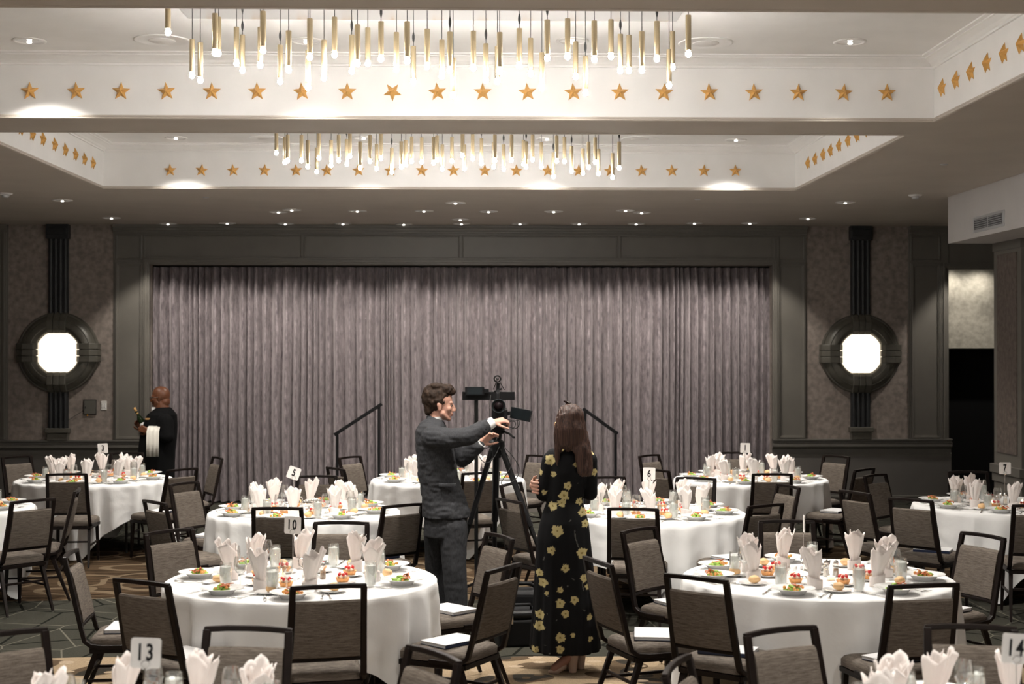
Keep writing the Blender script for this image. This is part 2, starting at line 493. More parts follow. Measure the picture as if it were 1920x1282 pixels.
# painted panelling round the curtain
ZTOP = Z(425); ZRW = Z(828)
flat_panel(X(213), CUX0, ZRW, ZC, YB)
flat_panel(CUX1, X(1512), ZRW, ZC, YB)
flat_panel(CUX0, CUX1, ZT, ZC, YB)
panel_frame(X(216), X(270), ZRW + .03, Z(492), YB - .02, .055, .02)
panel_frame(X(1456), X(1510), ZRW + .03, Z(492), YB - .02, .055, .02)
for a, b_ in ((216, 268), (268, 568), (568, 864), (864, 1160), (1160, 1456), (1456, 1510)):
    panel_frame(X(a) + .012, X(b_) - .012, Z(490) + .02, Z(441), YB - .02, .025, .008)
# cornice strip under the ceiling
bm = B()
for a, b_ in ((213, 1512), (-300, 16), (1703, 1782)):
    for dz, dd in ((0, .11), (.04, .08), (.07, .05)):
        add_box(bm, (X(a), YB - dd, ZC - dz - .045), (X(b_), YB, ZC - dz))
struct('trim_%d' % tn, bm, M['trim_paint'], bevel=.006); tn += 1
# curtain architrave
bm = B()
for o_, w_, d in ((.0, .10, .07), (.03, .04, .09)):
    a0, a1, zz = CUX0 - .10 + o_, CUX1 + .10 - o_, ZT + .10 - o_
    add_box(bm, (a0, YB - d, ZRW), (a0 + w_, YB - .0, zz)); add_box(bm, (a1 - w_, YB - d, ZRW), (a1, YB, zz))
    add_box(bm, (a0 + w_, YB - d, zz - w_), (a1 - w_, YB, zz))
struct('trim_%d' % tn, bm, M['trim_paint'], bevel=.006); tn += 1
# outer panels
flat_panel(X(-300), X(16), ZRW, ZC, YB); panel_frame(X(-150), X(13), ZRW + .03, Z(432), YB - .02, .06, .02)
flat_panel(X(1703), XN - .03, ZRW, ZC, YB)
panel_frame(X(1706), X(1764), ZRW + .03, Z(492), YB - .02, .055, .02)
panel_frame(X(1706), X(1762), Z(490) + .02, Z(441), YB - .02, .025, .008)
bm = B()
for d, w_ in ((.06, .09), (.08, .035)):
    add_box(bm, (XE - w_ / 2, YB - d, ZRW), (XE + w_ / 2, YB, zt + .05)); add_box(bm, (XE, YB - d, zt - w_ / 2 + .03), (XR, YB, zt + w_ / 2 + .03))
struct('trim_%d' % tn, bm, M['trim_paint'], bevel=.006); tn += 1
# chair rail
def rail_prof(z1, s=1.0):
    return [(0, z1 - .30 * s), (.035, z1 - .30 * s), (.035, z1 - .25 * s), (.02, z1 - .235 * s), (.02, z1 - .17 * s), (.05, z1 - .15 * s), (.085, z1 - .125 * s), (.085, z1 - .085 * s), (.06, z1 - .07 * s), (.06, z1 - .03 * s), (.1, z1 - .02 * s), (.1, z1), (0, z1)]
for a, b_ in ((XL, CUX0 - .1), (CUX1 + .0, XN)):
    bm = B(); pr = rail_prof(Z(826) + .02, .85)
    A_ = [bm.verts.new((a, YB - p, z)) for p, z in pr]; C_ = [bm.verts.new((b_, YB - p, z)) for p, z in pr]
    bm.faces.new(A_); bm.faces.new(C_[::-1])
    for i in range(len(pr)):
        j = (i + 1) % len(pr); bm.faces.new((A_[i], C_[i], C_[j], A_[j]))
    struct('trim_%d' % tn, bm, M['rail_paint']); tn += 1
for a, b_ in ((XL, CUX0 - .1), (CUX1 + .05, XN)):
    bm = B(); add_box(bm, (a, YB - .03, .1), (b_, YB, Z(855))); struct('trim_%d' % tn, bm, M['dado_paint']); tn += 1
    bm = B(); add_box(bm, (a, YB - .05, 0), (b_, YB, Z(934))); add_box(bm, (a, YB - .07, Z(934)), (b_, YB, Z(930))); struct('baseboard_back', bm, M['rail_paint'], bevel=.004)

# bulkhead and column on the right --------------------------------------
BKX = XatY(1778, 16.27); BZ = ZatY(455, 16.27)
bm = B(); add_box(bm, (BKX, 2, BZ), (XR, 16.27, ZC)); struct('wall_bulkhead', bm, M['bulkhead_paint'])
KX = XatY(1855, 16.4); KY0, KY1 = 15.42, 16.25
bm = B(); add_box(bm, (KX, KY0, 0), (KX + 1.1, KY1, BZ)); struct('column', bm, M['trim_paint'])
bm = B()
add_box(bm, (KX - .012, KY0 + .12, ZatY(850, 16)), (KX, KY1 - .12, BZ - .14))
add_box(bm, (KX + .12, KY0 - .012, ZatY(850, 16)), (KX + .98, KY0, BZ - .14))
struct('trim_%d' % tn, bm, M['column_fabric']); tn += 1
bm = B()
pz = ZatY(869, 16.3)
add_box(bm, (KX - .04, KY0 - .04, pz - .10), (KX + 1.14, KY1 + .04, pz)); add_box(bm, (KX - .02, KY0 - .02, pz - .2), (KX + 1.12, KY1 + .02, pz - .10))
add_box(bm, (KX - .02, KY0 - .02, BZ - .1), (KX + 1.12, KY1 + .0, BZ))
struct('trim_%d' % tn, bm, M['rail_paint'], bevel=.006); tn += 1
# bulkhead vent
p0, p1 = atX(1826, 430, BKX), atX(1884, 400, BKX)
t_ = empty('air_vent', ((p0 + p1) / 2).to_tuple(), 0, 'rectangular two-part air vent grille high on the white bulkhead', 'vent')
ly = abs(p1.y - p0.y) / 2; lz = .085
bm = B(); add_box(bm, (-.012, -ly, -lz), (0, ly, lz)); obj('frame', bm, M['vent'], t_, bevel=.003)
for s in (-1, 1):
    bm = B(); add_box(bm, (-.016, min(s * .02, s * (ly - .05)), -lz + .03), (-.012, max(s * .02, s * (ly - .05)), lz - .03)); g = obj('grille', bm, M['vent_dark'], t_)
    bm = B()
    for k in range(5):
        zz = -lz + .04 + k * (2 * lz - .08) / 4
        add_box(bm, (-.022, min(s * .02, s * (ly - .05)), zz - .003), (-.016, max(s * .02, s * (ly - .05)), zz + .003))
    obj('louvre', bm, M['vent'], g)

# curtain ----------------------------------------------------------------
bm = B()
zt_, zb_ = Z(500), .02
NX, NZ = 1500, 26
xs = [CUX0 - .02 + (CUX1 - CUX0 + .04) * i / NX for i in range(NX + 1)]
ph = 0; phs = []
for i in range(NX + 1):
    ph += 2 * PI * (CUX1 - CUX0) / NX / (.125 + .10 * noise.noise(V(xs[i] * 1.9, 3, 0)) + .08 * noise.noise(V(xs[i] * 6, 8, 0)))
    phs.append(ph)
grid = []
for j in range(NZ + 1):
    f = j / NZ; z = zt_ + (zb_ - zt_) * f
    row = []
    for i, x in enumerate(xs):
        amp = .15 + .06 * noise.noise(V(x * 2.3, z * .35, 1.5)) + .02 * f
        wob = 1.1 * noise.noise(V(x * 1.1, z * .5, 5)) * f
        p_ = abs(math.sin(phs[i] * .5 + wob)) ** 1.25
        y = YB + .27 - amp * p_ + .022 * math.sin(phs[i] * .29 + 2 * wob) + .008 * math.sin(phs[i] * 1.7 + 3 * wob)
        row.append(bm.verts.new((x, y, z)))
    grid.append(row)
for j in range(NZ):
    for i in range(NX): bm.faces.new((grid[j][i], grid[j + 1][i], grid[j + 1][i + 1], grid[j][i + 1]))
o = obj('stage_curtain', bm, M['velvet'], smooth=True)
tag(o, 'floor length mauve grey velvet curtain in tight pleats across the back wall', 'curtain')

# stars ------------------------------------------------------------------
def star_mesh():
    bm = B(); R1, R2, d = .072, .031, .042
    c = bm.verts.new((0, -d, 0)); ring = []; back = []
    for k in range(10):
        r = R1 if k % 2 == 0 else R2; a = PI / 2 + k * PI / 5
        ring.append(bm.verts.new((r * math.cos(a), -.003, r * math.sin(a)))); back.append(bm.verts.new((r * math.cos(a), 0, r * math.sin(a))))
    for k in range(10):
        bm.faces.new((c, ring[k], ring[(k + 1) % 10])); bm.faces.new((ring[k], back[k], back[(k + 1) % 10], ring[(k + 1) % 10]))
    bm.faces.new(back)
    return obj('wall_star', bm, M['gold_leaf'])
st = star_mesh(); tag(st, 'star', 'star'); SP = Proto(st)
near_x = [56, 143, 227, 312, 397, 482, 566, 651, 736, 820, 905, 989, 1075, 1162, 1245, 1330, 1414, 1497, 1582, 1663]
for i, px in enumerate(near_x):
    p = atY(px, 171 + px * .002, NEARC[1] - .001)
    SP.put(p, label='gold five pointed star, %s from the left in the nearer long row%s' % (nth(i + 1), ', hung upside down' if px == 736 else ''), group='gold stars on the nearer cornice', rot=(0, PI if px == 736 else rnd.uniform(-.1, .1), 0))
far_x = [319, 378, 437, 496, 555, 613, 672, 732, 791, 850, 909, 968, 1027, 1085, 1144, 1203, 1260, 1320, 1379]
for i, px in enumerate(far_x):
    p = atY(px, 319 + px * .001, FARC[1] - .001)
    SP.put(p, label='small gold five pointed star, %s from the left in the farther long row' % nth(i + 1), group='gold stars on the farther cornice', rot=(0, rnd.uniform(-.1, .1), 0))
zs = atY(900, 171, NEARC[1]).z
for i, px in enumerate([1768, 1794, 1822, 1852, 1884, 1916]):
    p = atX(px, 120, CX1 - .001)
    SP.put((CX1 - .001, p.y, zs), label='gold star seen edge-on, %s from the corner on the nearer right side' % nth(i + 1), group='gold stars on the nearer right cornice', rot=(0, 0, PI / 2 * -1))
for i, px in enumerate([1516.5, 1530, 1545, 1559, 1575, 1592, 1609, 1627]):
    p = atX(px, 300, CX1 - .001)
    SP.put((CX1 - .001, p.y, zs), label='gold star seen edge-on, %s from the corner on the farther right side' % nth(i + 1), group='gold stars on the farther right cornice', rot=(0, 0, -PI / 2))
for i, px in enumerate([173, 157, 140, 121, 101, 79, 59, 38]):
    p = atX(px, 300, CX0 + .001)
    SP.put((CX0 + .001, p.y, zs), label='gold star seen edge-on, %s from the corner on the farther left side' % nth(i + 1), group='gold stars on the farther left cornice', rot=(0, 0, PI / 2))

# chandeliers ------------------------------------------------------------
def pend_mesh():
    L = .215
    bm = B(); add_lathe(bm, [(0, L), (.004, L), (.0165, L - .001), (.0175, L - .004), (.0175, .004), (.0165, 0), (.010, .0), (.010, .01), (0, .01)], 14)
    tube = obj('pendant', bm, M['brass'], smooth=True, auto=True)
    bm = B(); add_ball(bm, (0, 0, -.022), (.0175, .0175, .020), 8, 6); add_lathe(bm, [(0, .005), (.01, .005), (.01, -.004), (0, -.004)], 8)
    bulb = obj('bulb', bm, M['bulb'], tube, smooth=True)
    return tube, bulb
tube0, bulb0 = pend_mesh()
first = [True]
def pendant(root, p, cord_top, fitting):
    if first[0]: t_ = tube0; b_ = bulb0; first[0] = False
    else:
        t_ = tube0.copy(); COL.objects.link(t_); b_ = bulb0.copy(); COL.objects.link(b_); b_.parent = t_
    t_.parent = root; t_.location = Vector(p) - Vector(root.location)
    bm = B(); h = cord_top - p[2]
    add_tube(bm, [(0, 0, .214), (0, 0, h)], .0024, 6)
    if fitting:
        zf = min(.214 + .06, h - .05)
        add_lathe(bm, [(0, zf - .035), (.003, zf - .035), (.0085, zf - .01), (.0085, zf + .01), (.003, zf + .035), (0, zf + .035)], 8)
    obj('cord', bm, M['cord'], t_)
def chandelier(label, ylo, yhi, data, x0, x1, k, zplate):
    cx = (x0 + x1) / 2; cy = (ylo + yhi) / 2
    root = empty('chandelier', (cx, cy, zplate), 0, label, 'chandelier')
    bm = B(); add_box(bm, (x0 - cx, ylo - cy - .05, 0), (x1 - cx, yhi - cy + .05, ZK - zplate)); obj('ceiling_plate', bm, M['mirror_plate'], root, bevel=.01)
    for i, (px, yt, yb) in enumerate(data):
        ln = (yb - yt)
        Y = min(yhi, max(ylo, k / ln)) if yt is not None else ylo
        p = atY(px, yb, Y)
        pendant(root, (p.x, p.y, p.z), zplate, i % 3 == 0)
n1 = [(939, -2, 160), (1074, 220, 403), (1120, 238, 430), (1202, 75, 275), (1222, 95, 280), (1322, 152, 335), (1355, 195, 375), (1470, 60, 262), (1455, 152, 345), (1566, 252, 437), (1613, 172, 370), (1732, 103, 300), (1722, 280, 470), (1811, 224, 415), (1870, 95, 287)]
n2 = [(58, 195, 380), (90, 138, 335), (148, 155, 338), (222, 120, 310), (308, 180, 368), (368, 120, 320), (403, 258, 438), (480, 162, 352), (562, 222, 408), (607, 178, 373), (625, 325, 515), (738, 173, 362), (808, 243, 430), (885, 180, 377), (872, 258, 438), (995, 158, 348), (1058, 212, 395), (1121, 294, 475), (1151, 110, 305), (1265, 103, 297), (1310, 232, 412), (1364, 314, 500), (1414, 115, 313), (1507, 108, 297), (1560, 190, 377), (1608, 195, 377), (1680, 175, 372), (1764, 117, 310), (1832, 275, 458), (1851, 175, 358)]
n3 = [(32, 83, 282)]
near = []
for lst, off in ((n1, 0), (n2, 640), (n3, 1280)):
    for x, a, b_ in lst: near.append((off + x / 2.981, a / 2.981, b_ / 2.981))
near[0] = (315, 54 - 66, 54)
f1 = [(1545, 712, 842), (1592, 765, 895), (1608, 752, 885), (1685, 755, 885), (1720, 780, 918), (1770, 825, 948), (1783, 740, 870), (1851, 783, 912), (1893, 752, 884)]
f2 = [(30, 778, 905), (48, 730, 860), (105, 790, 925), (160, 755, 888), (197, 805, 930), (222, 743, 873), (282, 825, 950), (335, 790, 920), (360, 783, 908), (393, 763, 890), (449, 768, 893), (516, 765, 897), (535, 758, 882), (564, 808, 932), (618, 765, 888), (677, 728, 858), (688, 808, 930), (734, 747, 875), (783, 773, 900), (851, 795, 920), (858, 752, 885), (907, 807, 932), (951, 752, 883), (1018, 782, 905), (1033, 790, 920), (1069, 752, 880), (1118, 795, 920), (1185, 855, 975), (1204, 758, 888), (1247, 765, 890), (1287, 815, 943), (1350, 830, 955), (1382, 792, 922), (1419, 768, 895), (1438, 832, 958), (1516, 855, 980), (1553, 790, 925)]
far = []
for lst, off in ((f1, 0), (f2, 640)):
    for x, a, b_ in lst: far.append((off + x / 2.981, a / 2.981, b_ / 2.981))
chandelier('nearer chandelier of brass tube pendants with glowing bulbs in the front coffer', 8.55, 9.5, near, XatY(348, 9.5), XatY(1272, 9.5), 573, 4.40)
chandelier('farther chandelier of brass tube pendants with glowing bulbs in the rear coffer', 12.75, 13.9, far, XatY(500, 13.3), XatY(1180, 13.3), 573, 4.40)

# downlights -------------------------------------------------------------
def downlight_mesh(r=.085):
    root = empty('downlight', (0, 0, 0), 0, 'x', 'ceiling light')
    r = .098
    bm = B(); add_lathe(bm, [(r + .022, 0), (r + .022, -.006), (r + .004, -.010), (r, -.004), (r, .0), (r + .01, .0)], 20, closed=True); obj('trim_ring', bm, M['card'], root, smooth=True)
    bm = B(); add_lathe(bm, [(r, -.003), (r * .95, -.002), (r * .6, -.0012), (0, -.001)], 20); obj('reflector', bm, M['chrome'], root, smooth=True)
    bm = B(); add_ball(bm, (0, 0, -.012), (.020, .020, .010), 10, 6); obj('lamp', bm, M['lamp_glow'], root, smooth=True)
    return root
DL = Proto(downlight_mesh())
def spot(p, watt, size=70, blend=.6, tilt=(0, 0, 0), col=(1, .94, .86)):
    l = bpy.data.lights.new('spot_beam', 'SPOT'); l.energy = watt; l.spot_size = R(size); l.spot_blend = blend
    l.color = col; l.shadow_soft_size = .05
    o = bpy.data.objects.new('spot_beam', l); COL.objects.link(o); o.location = p; o.rotation_euler = tilt
    return o
rows = [
 ('in the soffit row nearest the curtain', [(315, 419), (426, 418), (535, 419), (643, 419), (757, 420), (863, 411), (865, 419), (975, 419), (1086, 419), (1193, 419), (1302, 418), (1406, 418)]),
 ('in the soffit row behind the farther coffer', [(117, 375), (209, 408), (522, 397), (547, 393), (670, 395), (795, 395), (854, 380), (916, 396), (1038, 396), (1173, 394), (1203, 398), (1515, 409), (1585, 379)]),
]
for nm, lst in rows:
    for i, (px, py) in enumerate(lst):
        p = atZ(px, py, ZC)
        DL.put((p.x, p.y, ZC), label='round recessed downlight, %s from the left %s' % (nth(i + 1), nm), group='recessed downlights in the soffit')
        if nm.endswith('curtain'):
            if i != 5: spot((p.x, min(p.y, YB - 1.15), ZC - .03), SPOT_W * .85, 80, .4, (R(22), 0, 0))
        elif i in (0, 2, 4, 5, 7, 8, 9, 12): spot((p.x, p.y, ZC - .03), SPOT_W * 1.0, 95, .9)
for nm, lst in (('in the nearer coffer', [(55, 76), (574, 76), (1073, 76), (1594, 78)]), ('in the farther coffer', [(330, 258), (682, 258), (1026, 260), (1380, 262)])):
    for i, (px, py) in enumerate(lst):
        p = atZ(px, py, ZK)
        DL.put((p.x, p.y, ZK), label='round recessed downlight, %s from the left %s' % (nth(i + 1), nm), group='recessed downlights in the coffers')
        spot((p.x, p.y, ZK - .02), COFFER_W, 109, .7)
for px in (1850,):
    x_ = XatY(px, YB - .75); DL.put((x_, YB - .75, ZC), label='round recessed downlight by the curtain wall, ' + ('beyond the left picture edge' if px < 0 else 'behind the white bulkhead'), group='recessed downlights in the soffit'); spot((x_, YB - .85, ZC - .03), SPOT_W * .8, 72, .4, (R(14), 0, 0))
# added spots without fixtures, out of view, brightening nearer tables and room sides
for x in (-3.3, -1.2, 0.9, 3.0):
    for y in (5.1,):
        spot((x, y, ZK - .03), COFFER_W * .8, 100, .9)
for x in (-6.5, 6.9):
    for y in (8.0, 12.0):
        spot((x, y, 3.3 if x > 5.5 else ZC - .03), SPOT_W * .8, 110, .9)
for px in (1795, 1850):
    spot((XatY(px, YB), YB + .10, Z(507)), 9, 165, 1.0, (R(20), 0, 0))
# round flush speakers, sprinkler and smoke detectors
def ceiling_speaker():
    root = empty('ceiling_speaker', (0, 0, 0), 0, 'x', 'speaker')
    bm = B(); add_lathe(bm, [(0, -.004), (.17, -.004), (.19, -.010), (.2, -.006), (.2, 0), (0, 0)], 32); obj('frame', bm, M['white_paint'], root, smooth=True)
    bm = B(); add_lathe(bm, [(0, -.010), (.09, -.010), (.098, -.004), (0, -.004)], 24); obj('grille', bm, M['card'], root, smooth=True)
    return root
CS = Proto(ceiling_speaker())
for px, py, zz, lb in ((304, 75, ZK, 'left of the nearer chandelier'), (1323, 80, ZK, 'right of the nearer chandelier'), (500, 259, ZK, 'left of the farther chandelier'), (1200, 260, ZK, 'right of the farther chandelier')):
    p = atZ(px, py, zz); CS.put((p.x, p.y, zz), label='round flush white ceiling speaker ' + lb, group='flush ceiling speakers')
def detector():
    root = empty('smoke_detector', (0, 0, 0), 0, 'x', 'smoke detector')
    bm = B(); add_lathe(bm, [(.0, -.02), (.06, -.02), (.075, -.012), (.08, 0), (0, 0)], 16); obj('base', bm, M['card'], root, smooth=True)
    bm = B(); add_lathe(bm, [(0, -.05), (.03, -.05), (.04, -.04), (.045, -.021), (0, -.021)], 14); obj('sensor', bm, M['vent'], root, smooth=True)
    return root
SD = Proto(detector())
for px, py, lb in ((10, 362, 'at the left edge of the soffit'), (1716, 365, 'on the soffit left of the white bulkhead')):
    p = atZ(px, py, ZC); SD.put((p.x, p.y, ZC), label='round white smoke detector ' + lb)
def sprinkler():
    bm = B(); add_lathe(bm, [(0, -.008), (.03, -.008), (.04, 0), (0, 0)], 12); return tag(obj('sprinkler', bm, M['vent'], None, smooth=True), 'x', 'sprinkler')
SK = Proto(sprinkler())
for px, py, lb in ((1770, 308, 'right of the farther coffer'), (386, 370, 'on the left soffit behind the farther coffer'), (1308, 373, 'on the right soffit behind the farther coffer')):
    p = atZ(px, py, ZC); SK.put((p.x, p.y, ZC), label='tiny flush sprinkler cap ' + lb)

# wall medallion lamps ---------------------------------------------------
def revolve_y(bm, prof, seg=48, a0=0, a1=2 * PI):
    """profile (radius, y) revolved round the Y axis"""
    full = abs(a1 - a0 - 2 * PI) < 1e-6
    n = seg if full else seg + 1
    rings = [[bm.verts.new((r * math.cos(a0 + (a1 - a0) * k / seg), y, r * math.sin(a0 + (a1 - a0) * k / seg))) for k in range(n)] for r, y in prof]
    for i in range(len(prof) - 1):
        for k in range(seg):
            k2 = (k + 1) % n
            bm.faces.new((rings[i][k], rings[i][k2], rings[i + 1][k2], rings[i + 1][k]))
def medallion(px, py, label):
    c = atY(px, py, YB)
    root = empty('wall_lamp', (c.x, YB, c.z), 0, label, 'wall lamp', 'medallion wall lamps beside the curtain')
    s = YB / F
    Ro, Ri = 75 * s, 40 * s
    prof = [(Ro, 0), (Ro, -.05), (Ro - .012, -.065), (Ro - .03, -.065), (Ro - .035, -.075), (Ro - .065, -.12), (Ro - .10, -.14), (Ro - .105, -.13), (Ro - .15, -.155), (Ro - .19, -.15), (Ro - .195, -.14), (Ro - .235, -.13), (Ri + .005, -.10), (Ri, -.06), (Ri, 0)]
    bm = B(); revolve_y(bm, prof, 56); obj('ring', bm, M['bronze'], root, smooth=True, auto=True)
    # lit glass, rounded octagon
    bm = B(); out = []
    a = 41 * s
    for k in range(32):
        t = 2 * PI * k / 32; q = (abs(math.cos(t)) ** 3.6 + abs(math.sin(t)) ** 3.6) ** (1 / 3.6)
        out.append((a / q * math.cos(t), a * 1.02 / q * math.sin(t)))
    add_prism(bm, out, -.065, -.02); obj('glass_panel', bm, M['sconce'], root, bevel=.01)
    def fluted(name, z0, z1, w_, d, n=4):
        bm = B(); add_box(bm, (-w_ / 2, -d * .6, z0), (w_ / 2, 0, z1))
        for k in range(n):
            xk = -w_ / 2 + w_ * (k + .5) / n
            add_tube(bm, [(xk, -d * .6, z0), (xk, -d * .6, z1)], w_ / n * .42, 8)
        return obj(name, bm, M['pilaster'], root, smooth=False)
    zc = c.z
    fluted('upper_pilaster', Ro - .05, Z(450) - zc, 36 * s, .09)
    fluted('lower_pilaster', Z(803) - zc, -Ro + .05, 36 * s, .09)
    bm = B(); w_ = 42 * s
    add_box(bm, (-w_ / 2, -.12, Z(450) - zc), (w_ / 2, 0, ZC - zc)); add_box(bm, (-w_ / 2 + .02, -.14, Z(443) - zc), (w_ / 2 - .02, -.12, Z(430) - zc)); obj('capital', bm, M['pilaster'], root, bevel=.008)
    bm = B(); w2 = 44 * s
    add_box(bm, (-w2 / 2, -.13, Z(810) - zc), (w2 / 2, 0, Z(801) - zc)); add_box(bm, (-w2 / 2 + .02, -.10, Z(826) - zc), (w2 / 2 - .02, 0, Z(810) - zc)); obj('foot_block', bm, M['bronze'], root, bevel=.01)
    for k in range(4):
        bm = B(); m = Matrix.Rotation(k * PI / 2, 4, 'Y')
        ext = Ro + (.02 if k % 2 == 0 else .0)
        for j in range(3):
            z0 = -.135 + j * .09
            pts = [(Ri - .03, -.03), (Ri - .03, -.12), (Ri + .02, -.165), (ext - .12, -.175), (ext - .02, -.10), (ext, -.05), (ext, 0), (Ri - .03, 0)]
            a_ = [bm.verts.new(m @ V(x, y, z0 + .004)) for x, y in pts]; b2 = [bm.verts.new(m @ V(x, y, z0 + .086)) for x, y in pts]
            bm.faces.new(a_); bm.faces.new(b2[::-1])
            for i in range(len(pts)): bm.faces.new((a_[i], b2[i], b2[(i + 1) % len(pts)], a_[(i + 1) % len(pts)]))
        obj('clamp', bm, M['bronze'], root, bevel=.006)
    return root
medallion(111, 661, 'round bronze medallion wall lamp glowing at the left of the curtain')
medallion(1612, 663, 'round bronze medallion wall lamp glowing at the right of the curtain')
# access panel and switch
c = atY(169, 763, YB)
r_ = empty('access_panel', (c.x, YB, c.z), 0, 'small square grey access panel hanging open on the left wall', 'panel')
bm = B(); add_box(bm, (-.09, -.02, -.105), (.09, 0, .105)); obj('frame', bm, M['black_plastic'], r_, bevel=.003)
bm = B(); add_box(bm, (-.078, -.028, -.095), (.085, -.02, .095)); d_ = obj('door', bm, M['panel_grey'], r_, bevel=.002)
bm = B(); add_box(bm, (-.065, -.033, -.02), (-.055, -.028, .01)); obj('latch', bm, M['black_plastic'], d_)
bm = B(); add_tube(bm, [(-.31, -.02, -.19), (-.09, -.03, -.05)], .003, 5); obj('cable', bm, M['cord'], r_)
bm = B(); add_ball(bm, (-.03, -.03, -.115), .012, 6, 4); obj('tag', bm, M['orange'], r_)
c = atY(195, 760, YB)
r_ = empty('light_switch', (c.x, YB, c.z), 0, 'cream light switch plate right of the access panel', 'switch')
bm = B(); add_box(bm, (-.04, -.008, -.065), (.04, 0, .065)); obj('plate', bm, M['plate_white'], r_, bevel=.003)
for s in (-1, 1):
    bm = B(); add_box(bm, (s * .018 - .009, -.014, -.03), (s * .018 + .009, -.008, .03)); obj('toggle', bm, M['card'], r_, bevel=.002)

# stage and stair rails --------------------------------------------------
SY = 19.1
sx0, sx1 = XatY(716, SY), XatY(1099, SY); sz = .42
r_ = empty('stage', ((sx0 + sx1) / 2, (SY + 20.2) / 2, 0), 0, 'low grey portable stage in front of the curtain', 'stage')
hw = (sx1 - sx0) / 2; hd = (20.2 - SY) / 2
bm = B(); add_box(bm, (-hw, -hd, sz - .05), (hw, hd, sz)); obj('deck', bm, M['stage_deck'], r_, bevel=.004)
bm = B(); add_box(bm, (-hw + .03, -hd + .03, 0), (hw - .03, hd - .03, sz - .05)); obj('skirt', bm, M['stage_face'], r_)
def stage_stair(side, label):
    x0 = sx0 if side < 0 else sx1
    r_ = empty('stage_stairs', (x0, 19.45, 0), 0, label, 'stairs')
    for k in range(3):
        zt_ = sz * (3 - k) / 4 + .0
        bm = B(); xa, xb = side * (.02 + k * .23), side * (.02 + (k + 1) * .23)
        add_box(bm, (min(xa, xb), -.3, zt_ - .03), (max(xa, xb), .3, zt_)); obj('tread', bm, M['stage_deck'], r_, bevel=.003)
    for yy in (-.3, .3):
        bm = B(); add_box(bm, (min(side * .02, side * .71), yy - .015, 0), (max(side * .02, side * .71), yy + .015, .1)); obj('stringer', bm, M['steel'], r_)
    # hand rails
    for yy in (-.3, .3):
        if side < 0:
            a = atY(627, 815, 19.45 + yy); b_ = atY(716, 757, 19.45 + yy)
        else:
            a = atY(1158, 813, 19.45 + yy); b_ = atY(1093, 766, 19.45 + yy)
        bm = B(); add_bar(bm, [V(a.x - x0, yy, a.z), V(b_.x - x0, yy, b_.z)], .045); obj('handrail', bm, M['black_plastic'], r_, bevel=.004)
        for q in (.06, .94):
            pp = a.lerp(b_, q)
            bm = B(); add_bar(bm, [V(pp.x - x0, yy, 0.01), V(pp.x - x0, yy, pp.z)], .036); obj('post', bm, M['black_plastic'], r_)
    return r_
stage_stair(-1, 'black handrails and steps at the left end of the stage')
stage_stair(1, 'black handrails and steps at the right end of the stage')

